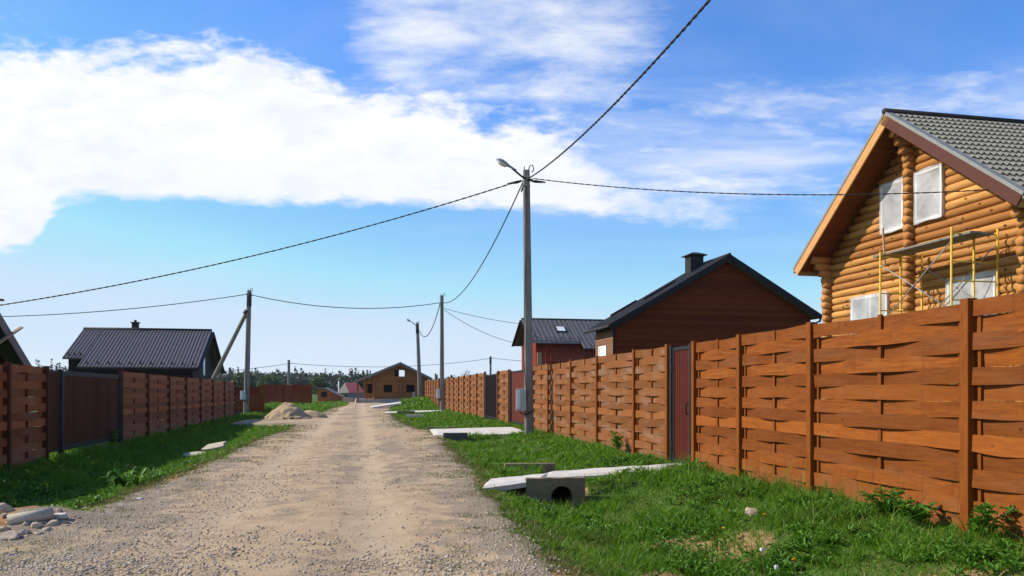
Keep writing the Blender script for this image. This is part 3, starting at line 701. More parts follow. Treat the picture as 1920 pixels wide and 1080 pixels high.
# ------------------------------------------------------------------ concrete crossings
def head_wall(label, loc, rotz, w, h, t, hole=0, mat='concrete_dirty', name='culvert_head', hx=0.0, hz_=0.0):
    o = thing(name, label, 'culvert', loc, rotz); m = MB(); n = 28
    if hole:
        # face plate with a round hole, local -y faces the camera
        cz = hz_; cor = [(sx*w/2, sz*h/2) for sx, sz in ((1, 1), (-1, 1), (-1, -1), (1, -1))]
        ang = sorted([2*PI*k/n for k in range(n)]+[math.atan2(c-cz, a-hx) % (2*PI) for a, c in cor]); n = len(ang)
        rim = [(hx+hole*math.cos(a), cz+hole*math.sin(a)) for a in ang]; outer = []
        for a in ang:
            ca, sa = math.cos(a), math.sin(a)
            sx = ((w/2-hx) if ca > 0 else (w/2+hx))/max(abs(ca), 1e-6); sz = ((h/2-cz) if sa > 0 else (h/2+cz))/max(abs(sa), 1e-6); q = min(sx, sz)
            outer.append((hx+ca*q*random.uniform(.975, 1), cz+sa*q*random.uniform(.965, 1)))
        vs = []; fs = []
        for yy in (-t/2, t/2): vs += [(a, yy, b) for a, b in rim]+[(a, yy, b) for a, b in outer]
        for k in range(n):
            k2 = (k+1) % n
            fs += [(k, k2, n+k2, n+k), (2*n+k, 3*n+k, 3*n+k2, 2*n+k2), (k, 2*n+k, 2*n+k2, k2), (n+k, n+k2, 3*n+k2, 3*n+k)]
        m.add(vs, fs)
        m.build('head_block', M[mat], o)
        p = MB(); q = 24
        p.tube([(hx, t/2-.004, cz), (hx, 1.3, cz)], hole+.002, q, cap=False); p.build('pipe', M['black'], o)
    else:
        m.bb(-w/2, w/2, -t/2, t/2, -h/2, h/2); m.build('head_block', M[mat], o, bevel=.015)
    return o
head_wall('mossy concrete culvert head with a round black pipe mouth', (.63, 11.72, -.13), math.radians(6), .88, .46, .16, .16, hx=.09, hz_=-.05)
head_wall('long dirty concrete curb at the back of the near culvert', (.30, 13.5, .03), math.radians(6), .86, .24, .13, 0, name='culvert_curb')
head_wall('dark concrete culvert head at the second driveway', (-1.68, 23.75, -.03), math.radians(4), .72, .34, .18, 0, mat='concrete_dark')
head_wall('dirty concrete curb at the far side of the second driveway', (-2.55, 28.9, 0.0), math.radians(4), 1.0, .2, .16, 0)
head_wall('far dark culvert head at the third driveway', (-6.6, 49.8, .02), math.radians(4), 1.1, .3, .2, 0, mat='concrete_dirty')
head_wall('thin pale curb lying in the far verge grass', (-5.2, 43, .06), math.radians(4), .9, .12, .14, 0, mat='concrete')
def path(name, pts, th, mat, dz=.0):
    """pts: outline (x, y, z) top surface, cut fine along the long sides, with rough edges"""
    n = 18; a0, a1, b1, b0 = [Vector(p) for p in pts]; m = MB()
    def fn(u, v):
        p = a0.lerp(a1, u); q = b0.lerp(b1, u); c = p.lerp(q, v)
        j = .05*(float(fbm(np.array([c.x*4]), np.array([c.y*4]))[0])-.5)
        e = .03 if v in (0, 1) or u in (0, 1) else 0
        return c+Vector((j*.8, j*.8, j*.5-e))
    m.grid(fn, n, 6); k = len(m.v); top = list(m.v)
    edge = [i*7 for i in range(n+1)]+[n*7+j for j in range(1, 7)]+[i*7+6 for i in range(n-1, -1, -1)]+[j for j in range(5, 0, -1)]
    base = len(m.v); m.v += [(top[i][0], top[i][1], top[i][2]-th) for i in edge]; L = len(edge)
    for i in range(L):
        i2 = (i+1) % L; m.f.append((edge[i], base+i, base+i2, edge[i2]))
    return tag(m.build(name, mat), kind='structure')
path('path', [(.42, 12.2, .06), (3.0, 12.95, .13), (3.05, 14.0, .13), (.55, 13.1, .06)], .10, M['concrete'])
slab = path('path_apron', [(-.42, 11.15, .035), (.42, 11.75, .075), (.62, 12.75, .075), (-.36, 12.3, .03)], .07, M['concrete'])
path('driveway', [(-2.35, 24.15, .07), (.62, 24.3, .12), (.0, 28.5, .14), (-2.9, 28.2, .07)], .14, M['concrete'])
path('driveway_beyond', [(-8.0, 50.3, .06), (-4.2, 50.6, .16), (-4.8, 53.5, .16), (-8.5, 53.2, .06)], .14, M['concrete'])
path('driveway_far', [(-11.6, 66, .12), (-9.0, 66, .5), (-9.6, 69, .55), (-12.2, 69, .14)], .14, M['concrete'])

# ------------------------------------------------------------------ sand pile
def mound(name, label, cat, c, rx, ry, h, mat, seed):
    m = MB(); n = 40
    def fn(u, v):
        x, y = (u-.5)*2, (v-.5)*2; r = math.hypot(x, y); f = float(fbm(np.array([x*2+seed]), np.array([y*2]))[0])
        f2 = float(fbm(np.array([x*7+seed]), np.array([y*7]))[0]); k = max(0, 1-(r*(.65+.75*f))**1.5)
        return (x*rx, y*ry, h*k*(.75+.4*f)+.16*h*(f2-.5)*(k > 0)-.15*(1 if k <= 0 else 0))
    m.grid(fn, n, n); o = m.build(name, mat, None, True); o.location = (c[0], c[1], hz(c[0], c[1])-.03); return tag(o, label, cat)
mound('sand_pile', 'pale heap of sand beside the left road junction', 'sand pile', (-11.35, 40.5), 1.3, 1.2, .86, M['sand'], 3)
mound('earth_heap', 'low earth heap in the grass right of the sand pile', 'earth heap', (-10.7, 42.3), 1.1, .9, .46, M['sand'], 9)

# ------------------------------------------------------------------ roofs
def rib_roof(L, S, z_of, pitch, dep, prof='rib', ny=8):
    pass
def slope_grid(m, x0, x1, s0, s1, P, nx, ns, hfun):
    m.grid(lambda u, v: P(x0+(x1-x0)*u, s0+(s1-s0)*v, hfun(x0+(x1-x0)*u, s0+(s1-s0)*v)), nx, ns)

# ------------------------------------------------------------------ the log house
def log_house():
    o = thing('log_house', 'honey coloured log house behind the orange fence with film over its windows', 'house', (11.07, 22.0, 0), math.atan2(-CA, SA))
    W, AP, SL, SR, OV = 3.8, 8.95, .80, .725, .92
    under = AP-.24; c = .215; r = .119
    wins = [(-1.14, -.25, 5.93, 7.26), (.27, 1.21, 5.95, 7.26), (-2.51, -.93, 2.75, 4.18), (1.44, 2.95, 2.75, 4.2)]
    m = MB(); rr = random.Random(3)
    def log(mm, x0, x1, z, axis='x', cross=0.0):
        L = x1-x0
        if L < .12: return
        k = max(2, int(L/.45)); ps = []; rs = []; rl = r*rr.uniform(.93, 1.05)
        for i in range(k+1):
            t = x0+L*i/k; j = rr.uniform(-.006, .006)
            ps.append((t, cross+j, z+rr.uniform(-.005, .005)) if axis == 'x' else (cross+j, t, z+rr.uniform(-.005, .005))); rs.append(rl*rr.uniform(.955, 1.03))
        mm.tube(ps, rs, 14)
    z = .14; i = 0
    while z < under-.35:
        a = min(W+.27, (under-.12-z)/SL); b = min(W+.27, (under-.12-z)/SR)
        segs = [(-a, b)]
        for (w0, w1, h0, h1) in wins:
            if h0+.07 < z < h1-.07:
                ns = []
                for s0, s1 in segs:
                    if w1 <= s0 or w0 >= s1: ns.append((s0, s1))
                    else: ns += [(s0, w0-.02), (w1+.02, s1)]
                segs = ns
        for s0, s1 in segs: log(m, s0, s1, z)
        z += c; i += 1
    m.build('gable_wall', M['log'], o, True)
    b = MB(); b.prism([(-W+.1, .04, 0), (W-.1, .04, 0), (W-.1, .04, under-W*SR-.2), (0, .04, under-.4), (-W+.1, .04, under-W*SL-.2)], (0, .05, 0)); b.build('dark_backing', M['black'], o)  # black sheet stands in for the unlit room behind the film
    for x, top, nm in ((-W, 5.2, 'corner_log_ends'), (0, 7.85, 'partition_log_ends'), (W, 5.5, 'corner_log_ends')):
        m = MB(); z = .265
        while z < top: log(m, -.30+rr.uniform(-.02, .02), .1, z, 'y', x); z += c
        m.build(nm, M['log_y'], o, True)
    for x in (-W, W):
        m = MB(); z = .265
        while z < 5.2: log(m, .1, 8.6, z, 'y', x); z += c
        m.build('side_wall', M['log_y'], o, True)
    for x, zt in ((-W, under-W*SL-.12), (0, under-.32), (W, under-W*SR-.12)):
        m = MB()
        for k, l in enumerate((.74, .58, .44, .32)): log(m, -l, .1, zt-k*c+.02, 'y', x+.0)
        m.build('corbel', M['log_y'], o, True)
    for (w0, w1, h0, h1) in wins:
        f = MB(); t = .045; y = -.155
        f.bb(w0-.02, w1+.02, y-.03, y+.15, h1-t, h1+.02); f.bb(w0-.02, w1+.02, y-.03, y+.15, h0-.02, h0+t)
        f.bb(w0-.02, w0+t, y-.03, y+.1, h0+t, h1-t); f.bb(w1-t, w1+.02, y-.03, y+.1, h0+t, h1-t)
        if w1-w0 > 1.2: f.bb((w0+w1)/2-.03, (w0+w1)/2+.03, y+.02, y+.08, h0+t, h1-t)
        wf = f.build('window', M['white'], o)
        s = MB(); cx, cz = (w0+w1)/2, (h0+h1)/2; ph = [rr.uniform(0, 6) for _ in range(8)]; sl = rr.uniform(.3, 1.1)*rr.choice((-1, 1))
        def fn(u, v):
            x = w0-.05+(w1-w0+.10)*u; zz = h0-.055+(h1-h0+.11)*v
            e = min(u, 1-u, v, 1-v); k = min(1, e*9)
            def fold(a, o, wd, am): g = (u-.5)*math.cos(a)+(v-.5)*math.sin(a)-o; return am*math.exp(-(g/wd)**2)
            d = .030+.016*math.sin(3.1*u+2*sl*v+ph[0])*math.sin(2.6*v+ph[1])+.05*(float(fbm(np.array([u*3.2+ph[4]+v*sl]), np.array([v*4.5+ph[5]]), 4)[0])-.5)-fold(.9*sl, .16, .03, .010)
            d -= .022*abs(math.sin(9*u-2*v+ph[3]))**3*max(0, .42-v)*2.4
            jx = .010*math.sin(9*v+ph[5]) if u in (0, 1) else 0; jz = .012*math.sin(8*u+ph[6]) if v in (0, 1) else 0
            return (x+jx, y-.050+d*k, zz+jz)
        s.grid(fn, 40, 52); s.build('plastic_sheet', M['film'], wf, True)
    # roof: tiles on both slopes, soffit boards below, fascias and trim
    def slope(sg, S, half):
        th = math.atan(S); ln = half/math.cos(th); ux, uz = math.cos(th)*sg, -math.sin(th); nx_, nz_ = math.sin(th)*sg, math.cos(th)
        def P(y, s, h): return (ux*s+nx_*h, y, AP+uz*s+nz_*h)
        m = MB(); ys = np.arange(-OV+.16, 8.9, .18/8); row = .35; ss = []
        k = 0.0
        while k < ln-.01: ss += [(k, 0.0), (min(k+row, ln), .06)]; k += row
        ny = len(ys); wv = [.026*math.sin(2*PI*y/.18)+.009*math.sin(4*PI*y/.18) for y in ys]
        for q in range(0, len(ss), 2):
            (sa, ha), (sb_, hb) = ss[q], ss[q+1]; b = len(m.v)
            for s_, st in ((sa-.04 if q else sa, ha-.008), (sb_, hb)):
                for y, w_ in zip(ys, wv): m.v.append(P(y, s_, .008+st+w_))
            for y, w_ in zip(ys, wv): m.v.append(P(y, sb_, .008+hb+w_))
            for y, w_ in zip(ys, wv): m.v.append(P(y, sb_-.004, w_-.01))
            for j in range(ny-1): m.f += [(b+j, b+j+1, b+ny+j+1, b+ny+j), (b+2*ny+j, b+2*ny+j+1, b+3*ny+j+1, b+3*ny+j)]
        m.build('roof_slope', M['roof_tile'], o, True)
        sb = MB(); n = int(ln/.14)
        for i in range(n): sb.add([P(y, ln*(i+e)/n+g, h) for y in (-OV+.03, 8.9) for e, g in ((0, .003), (1, -.003)) for h in (-.13, -.10)], [(0,1,3,2),(4,6,7,5),(0,4,5,1),(2,3,7,6),(0,2,6,4),(1,5,7,3)])
        sb.build('soffit', M['soffit'], o)
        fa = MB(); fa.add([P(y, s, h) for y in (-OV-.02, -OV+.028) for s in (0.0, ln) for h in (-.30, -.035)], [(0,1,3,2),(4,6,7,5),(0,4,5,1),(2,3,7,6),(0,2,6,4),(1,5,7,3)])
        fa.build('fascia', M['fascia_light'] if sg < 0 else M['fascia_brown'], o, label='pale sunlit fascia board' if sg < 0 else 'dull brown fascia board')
        tr = MB(); tr.add([P(y, s, h) for y in (-OV-.035, -OV+.17) for s in (0.0, ln+.02) for h in (-.03, .052)], [(0,1,3,2),(4,6,7,5),(0,4,5,1),(2,3,7,6),(0,2,6,4),(1,5,7,3)])
        tr.build('rake_trim', M['trim_grey'], o)
        ea = MB(); ea.add([P(y, s, h) for y in (-OV+.03, 8.9) for s in (ln-.03, ln) for h in (-.32, -.004)], [(0,1,3,2),(4,6,7,5),(0,4,5,1),(2,3,7,6),(0,2,6,4),(1,5,7,3)])
        ea.build('eave_board', M['fascia_light'], o)
        gu = MB(); p = P(0, ln+.06, -.05); gu.tube([(p[0], -OV, p[2]), (p[0], 8.9, p[2])], .06, 10); gu.build('gutter', M['trim_grey'], o, True)
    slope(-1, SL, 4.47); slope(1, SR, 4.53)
    MB().tube([(0, -OV-.04, AP+.05), (0, 8.9, AP+.05)], .085, 10).build('ridge_cap', M['dark_metal'], o, True)
    return o
log_house()

# scaffold in front of the gable
def scaffold():
    o = thing('scaffolding', 'yellow tube scaffolding standing against the log house gable', 'scaffold', (11.07, 22.0, 0), math.atan2(-CA, SA))
    tops = {.58: 5.05, 3.1: 5.2}
    for a, zt in tops.items():
        f = MB(); yo, yi = -1.5, -.28; ym = (yo+yi)/2
        for y in (yo, yi, ym): f.tube([(a+(.03 if y == yi else 0), y, .05), (a+(.05 if y == yi else 0), y, zt if y != ym else zt-.12)], .026, 8)
        for z in (.6, 1.1, 1.6, 2.1, 2.62, 3.05, 3.5, 3.95, 4.4, zt-.14): f.tube([(a, yo, z), (a+.02, yi, z)], .017, 7)
        f.build('frame', M['yellow'], o, True)
    for (y, off) in ((-1.52, 0), (-.27, .03)):
        b = MB(); b.tube([(.58, y, 3.1), (3.1, y, 4.85)], .014, 6); b.build('brace', M['steel'], o, True)
        b = MB(); b.tube([(.58, y+.03, 4.7), (3.1, y+.03, 3.25)], .014, 6); b.build('brace', M['steel'], o, True)
        b = MB(); b.tube([(.58, y, .6), (3.1, y, 2.6)], .014, 6); b.build('brace', M['steel'], o, True)
    d = MB(); d.bb(.0, 3.45, -1.3, -.98, 5.0, 5.05); d.bb(.05, 3.4, -.95, -.62, 5.0, 5.045); dk = d.build('deck_plank', M['grey_board'], o)
    rb = MB(); rb.tube([(.58, -1.5, 5.0), (.58, -.28, 4.98)], .02, 7); rb.build('ledger', M['yellow'], o)
    k = MB(); k.beam((.3, -1.15, 4.75), (.28, -1.2, 5.75), .10, .03); k.build('upright_board', M['raw_wood'], o)
scaffold()

def gable_roof(o, x0, x1, y0, y1, zr, S, halfs, mat, th=.10, axis='y', ribs=None, trim=None):
    """ridge along local y at x=0 (axis 'y'): slopes to +-x; halfs=(left,right)"""
    for sg, half in ((-1, halfs[0]), (1, halfs[1])):
        a = math.atan(S[0] if sg < 0 else S[1]); ln = half/math.cos(a); ux, uz = math.cos(a)*sg, -math.sin(a); nx, nz = math.sin(a)*sg, math.cos(a)
        P = lambda y, s, h: (ux*s+nx*h, y, zr+uz*s+nz*h)
        m = MB(); m.add([P(y, s, h) for y in (y0, y1) for s in (0.0, ln) for h in (-th, 0)], [(0,1,3,2),(4,6,7,5),(0,4,5,1),(2,3,7,6),(0,2,6,4),(1,5,7,3)])
        if ribs:
            y = y0+.1
            while y < y1: m.add([P(yy, s, h) for yy in (y, y+.035) for s in (0.02, ln-.005) for h in (-.002, .028)], [(0,1,3,2),(4,6,7,5),(0,4,5,1),(2,3,7,6),(0,2,6,4),(1,5,7,3)]); y += ribs
        m.build('roof_slope', mat, o)
        if trim:
            f = MB(); f.add([P(y, s, h) for y in (y0-.03, y0-.002) for s in (0.0, ln+.02) for h in (-th-.10, .03)], [(0,1,3,2),(4,6,7,5),(0,4,5,1),(2,3,7,6),(0,2,6,4),(1,5,7,3)])
            f.build('rake_board', trim, o)
            p = P(0, ln+.05, -.06); MB().tube([(p[0], y0, p[2]), (p[0], y1, p[2])], .06, 8).build('gutter', trim, o, True)
def siding_gable(m, xl, xr, y, z0, zr, SL_, SR_, pitch=.145, dep=.02):
    z = z0
    while z < zr-.1:
        a = min(xl, (zr-z-pitch)/SL_); b = min(xr, (zr-z-pitch)/SR_)
        if a+b > .1:
            m.add([(-a, y-dep, z+.006), (b, y-dep, z+.006), (b, y-.004, z+pitch), (-a, y-.004, z+pitch), (-a, y+.03, z), (b, y+.03, z), (b, y+.03, z+pitch), (-a, y+.03, z+pitch)],
                  [(0, 1, 2, 3), (0, 4, 5, 1), (3, 2, 6, 7), (1, 5, 6, 2), (0, 3, 7, 4)])
        z += pitch
# ------------------------------------------------------------------ dark red house with black trim
def red_house():
    o = thing('plank_house', 'dark red plank house with black roof edge and metal chimney', 'house', (9.77, 36.0, 0), math.radians(12))
    m = MB(); siding_gable(m, 5.3, 4.25, .3, .2, 7.36, .573, .573); m.build('gable_wall', M['siding'], o)
    MB().prism([(-5.25, .34, 0), (4.2, .34, 0), (4.2, .34, 4.7), (0, .34, 7.2), (-5.25, .34, 4.1)], (0, .1, 0)).build('dark_backing', M['black'], o)
    for x, sgn in ((-5.3, -1), (4.25, 1)):
        m = MB(); z = .2
        while z < (4.25 if sgn < 0 else 4.75):
            m.add([(x+sgn*.02, .32, z+.006), (x+sgn*.02, 3.0, z+.006), (x+sgn*.004, 3.0, z+.145), (x+sgn*.004, .32, z+.145)], [(0, 1, 2, 3) if sgn > 0 else (3, 2, 1, 0)]); z += .145
        m.bb(x-.0, x+sgn*-.1, .32, 3.0, 0, 4.2 if sgn < 0 else 4.8); m.build('side_wall', M['siding_lit'], o)
    gable_roof(o, 0, 0, -.06, 3.4, 7.52, (.573, .573), (5.69, 4.6), M['roof_grey'], .12, ribs=.26, trim=M['dark_metal'])
    MB().tube([(0, -.08, 7.54), (0, 3.4, 7.54)], .07, 8).build('ridge_cap', M['dark_metal'], o, True)
    c = thing('chimney', None, None, (-.67, 2.2, 0)); c.parent = o
    MB().bb(-.33, .33, -.33, .33, 6.6, 7.78).build('shaft', M['dark_metal'], c, bevel=.02)
    k = MB(); k.bb(-.46, .46, -.46, .46, 7.79, 7.83); k.add([(-.46, -.46, 7.83), (.46, -.46, 7.83), (.46, .46, 7.83), (-.46, .46, 7.83), (-.12, -.12, 7.97), (.12, -.12, 7.97), (.12, .12, 7.97), (-.12, .12, 7.97)],
            [(0, 1, 5, 4), (1, 2, 6, 5), (2, 3, 7, 6), (3, 0, 4, 7), (4, 5, 6, 7)]); k.build('cap', M['dark_metal'], c)
    w = MB(); x = -5.335; w.bb(x-.02, x+.02, 1.35, 2.45, 2.78, 2.86); w.bb(x-.02, x+.02, 1.35, 2.45, 3.38, 3.46); w.bb(x-.02, x+.02, 1.35, 1.45, 2.86, 3.38); w.bb(x-.02, x+.02, 2.35, 2.45, 2.86, 3.38)
    wf = w.build('window', M['white'], o); MB().bb(x-.002, x+.015, 1.45, 2.35, 2.86, 3.38).build('pane', M['lens'], wf)
    for px_ in (-5.36,): MB().tube([(px_, .24, 0), (px_, .24, 4.1), (px_-.2, .1, 4.25)], .05, 8).build('downpipe', M['dark_metal'], o, True)
    MB().tube([(4.6, -.02, 4.82), (4.55, .0, 4.62), (4.32, .15, 4.5), (4.32, .2, 0)], .05, 8).build('downpipe', M['dark_metal'], o, True)
    for (x0, x1) in ((-4.6, -3.3), (-3.4, -1.9)):
        y = 2.9 if x0 < -4 else 1.6
        MB().beam((x0, y, 7.6+x0*.573), (x1, y, 7.6+x1*.573), .07, .09).build('roof_rail', M['dark_metal'], o)
red_house()

def strip_house(name, label, loc, rot): return thing(name, label, 'house', loc, rot)
# house with ridge along local x; near slope is -y
def slope_x(o, x0, x1, y_eave, zr, S, mat, sg=-1, th=.1, ribs=None, name='roof_slope', corr=None):
    a = math.atan(S); ln = abs(y_eave)/math.cos(a); uy, uz = math.cos(a)*sg, -math.sin(a); ny, nz = math.sin(a)*sg, math.cos(a)
    P = lambda x, s, h: (x, uy*s+ny*h, zr+uz*s+nz*h)
    m = MB()
    if corr:
        pit, dep = corr; xs = []; x = x0
        while x < x1:
            for f, h in ((0, 0), (.12, dep), (.42, dep), (.54, 0)): 
                if x+f*pit < x1: xs.append((x+f*pit, h))
            x += pit
        xs.append((x1, 0)); n = len(xs); b = len(m.v)
        for s in (0, ln):
            for x, h in xs: m.v.append(P(x, s, h))
        for i in range(n-1): m.f.append((b+i, b+n+i, b+n+i+1, b+i+1))
        m.add([P(x, s, h) for x in (x0+.01, x1-.01) for s in (0.0, ln-.02) for h in (-th, -.012)], [(0,1,3,2),(4,6,7,5),(0,4,5,1),(2,3,7,6),(0,2,6,4),(1,5,7,3)])
    else:
        m.add([P(x, s, h) for x in (x0, x1) for s in (0.0, ln) for h in (-th, 0)], [(0,1,3,2),(4,6,7,5),(0,4,5,1),(2,3,7,6),(0,2,6,4),(1,5,7,3)])
    m.build(name, mat, o); return P, ln
def guards(o, P, ln, xs, mat, up=.35, size=.16):
    for x in xs:
        m = MB(); m.add([P(x-.02, ln-up, 0), P(x-.02, ln-up-size, 0), P(x-.02, ln-up, size*1.1), P(x+.02, ln-up, 0), P(x+.02, ln-up-size, 0), P(x+.02, ln-up, size*1.1)], [(0, 2, 1), (3, 4, 5), (0, 3, 5, 2), (0, 1, 4, 3), (1, 2, 5, 4)])
        m.build('snow_guard', mat, o)
def grey_roof_house():
    o = thing('plank_house', 'red walled house with grey roof and skylight behind the nearest pole', 'house', (.70, 60.0, 0), math.radians(12))
    S = .60; zr = 6.83
    P, ln = slope_x(o, 0, 3.72, -3.0, zr, S, M['roof_grey'], ribs=None, corr=(.35, .02)); guards(o, P, ln, [.55+k*.62 for k in range(6)], M['dark_metal'])
    P2, ln2 = slope_x(o, 3.72, 9.5, -3.95, zr, S, M['roof_grey'], corr=(.35, .02)); guards(o, P2, ln2, [4.3, 4.95, 5.6], M['dark_metal'])
    slope_x(o, 0, 9.5, 3.0, zr, S, M['roof_grey'], sg=1)
    MB().tube([(0, 0, zr+.03), (9.5, 0, zr+.03)], .06, 8).build('ridge_cap', M['dark_metal'], o, True)
    MB().prism([(.55, -2.35, 0), (.55, 2.35, 0), (.55, 2.35, zr-2.35*S-.14), (.55, 0, zr-.14), (.55, -2.35, zr-2.35*S-.14)], (.12, 0, 0)).build('gable_wall', M['siding_red'], o)
    m = MB(); z = .1
    while z < zr-2.35*S-.2: m.bb(.68, 9.2, -2.37, -2.25, z, z+.14); z += .147
    m.build('front_wall', M['siding_red'], o)
    f = MB()
    for sg in (-1, 1):
        a = math.atan(S); ln3 = 3.0/math.cos(a)
        f.beam((-.03, 0, zr-.1), (-.03, sg*3.0, zr-3.0*S-.1), .03, .2, (1, 0, 0))
    f.build('rake_board', M['siding_black'], o)
    MB().beam((.0, -2.97, zr-3*S-.1), (3.7, -2.97, zr-3*S-.1), .03, .16).build('eave_board', M['trim_grey'], o)
    s = MB(); c = [P(x, q, .09) for x in (2.35, 2.95) for q in (1.35, 2.05)]
    fr = MB().add([P(x, q, h) for x in (2.25, 3.05) for q in (1.25, 2.15) for h in (-.02, .075)], [(0,1,3,2),(4,6,7,5),(0,4,5,1),(2,3,7,6),(0,2,6,4),(1,5,7,3)]).build('skylight', M['dark_metal'], o)
    MB().add(c, [(0, 1, 3, 2)]).build('pane', M['lens'], fr)
    MB().bb(.62, .95, -2.5, -2.38, 3.3, 4.2).build('porch_panel', M['raw_wood'], o)
    for x in (1.2, 1.6): MB().bb(x-.06, x+.06, -2.9, -2.78, 0, 4.7).build('porch_post', M['siding_red'], o)
grey_roof_house()
def dark_house():
    o = thing('plank_house', 'low black walled house under a ribbed brown roof behind the left fence', 'house', (-21.0, 56.0, 0), math.radians(12))
    S = .50; zr = 5.64
    P, ln = slope_x(o, -7.05, 0, -5.5, zr, S, M['roof_brown'], corr=(.21, .035)); guards(o, P, ln, [-6.6+k*.62 for k in range(11)], M['dark_metal'], .45, .2)
    P2, ln2 = slope_x(o, -8.25, -7.05, -4.3, zr, S, M['roof_brown'], corr=(.21, .035)); guards(o, P2, ln2, [-8.0, -7.65, -7.3], M['dark_metal'], .4, .2)
    slope_x(o, -8.25, 0, 5.5, zr, S, M['roof_brown'], sg=1)
    MB().tube([(-8.25, 0, zr+.03), (0, 0, zr+.03)], .09, 8).build('ridge_cap', M['dark_metal'], o, True)
    MB().prism([(-.55, -4.9, 0), (-.55, 4.9, 0), (-.55, 4.9, zr-4.9*S-.13), (-.55, 0, zr-.13), (-.55, -4.9, zr-4.9*S-.13)], (.12, 0, 0)).build('gable_wall', M['siding_black'], o)
    MB().bb(-6.9, -.56, -4.9, -4.78, 0, zr-4.9*S-.13).build('front_wall', M['siding_black'], o)
    MB().bb(-8.0, -6.92, -3.9, -3.78, 0, zr-3.9*S-.13).build('porch_wall', M['siding_black'], o)
    f = MB()
    for sg in (-1, 1): f.beam((.03, 0, zr-.1), (.03, sg*5.5, zr-5.5*S-.1), .04, .24, (1, 0, 0))
    f.build('rake_board', M['dark_metal'], o)
    MB().beam((-7.0, -5.49, zr-5.5*S-.14), (0, -5.49, zr-5.5*S-.14), .03, .14).build('eave_board', M['siding_black'], o)
    w = MB().bb(-.42, -.38, -1.2, -.5, 2.5, 4.1).build('window', M['white'], o); MB().bb(-.379, -.37, -1.12, -.58, 2.58, 4.02).build('pane', M['lens'], w)
    c = MB().bb(-5.25, -4.85, .1, .5, 5.2, 6.1).build('chimney', M['dark_metal'], o, bevel=.01); MB().bb(-5.32, -4.78, .03, .57, 6.11, 6.17).build('cap', M['dark_metal'], c)
    MB().bb(-5.12, -4.98, .23, .37, 6.17, 6.32).build('pot', M['dark_metal'], c)
dark_house()
def edge_house():
    o = thing('timber_house', 'dark gabled house with raw board edge cut by the left photo edge', 'house', (-14.85, 22.48, 0), math.atan2(CA, -SA))
    S = .60; zr = 4.30
    MB().prism([(-4, .5, 0), (4, .5, 0), (4, .5, zr-4*S-.3), (0, .5, zr-.3), (-4, .5, zr-4*S-.3)], (0, .15, 0)).build('gable_wall', M['siding_black'], o)
    for sg in (-1, 1):
        a = math.atan(S); ln = 4.6/math.cos(a); ux, uz = math.cos(a)*sg, -math.sin(a); nx, nz = math.sin(a)*sg, math.cos(a)
        P = lambda y, s, h: (ux*s+nx*h, y, zr+uz*s+nz*h)
        bx = [(0,1,3,2),(4,6,7,5),(0,4,5,1),(2,3,7,6),(0,2,6,4),(1,5,7,3)]
        MB().add([P(y, s, h) for y in (-.02, 7) for s in (0, ln) for h in (-.10, 0)], bx).build('roof_slope', M['roof_grey'], o)
        MB().add([P(y, s, h) for y in (-.05, -.021) for s in (0, ln) for h in (-.28, -.03)], bx).build('rake_board', M['grey_board'], o)
        MB().add([P(y, s, h) for y in (-.08, -.051) for s in (0, ln) for h in (-.40, -.22)], bx).build('rake_board', M['grey_board'], o)
    MB().beam((.55, -.15, 2.75), (2.3, -.15, 3.35), .05, .10, (0, -1, 0)).build('nailed_batten', M['raw_wood'], o)
    MB().beam((-.3, .25, 4.02), (1.35, .05, 4.08), .16, .06).build('roof_plank', M['fence_post'], o)
    for x in (.4, 1.3): MB().bb(x-.05, x+.05, .36, .49, .2, 3.2).build('stud', M['grey_board'], o)
edge_house()
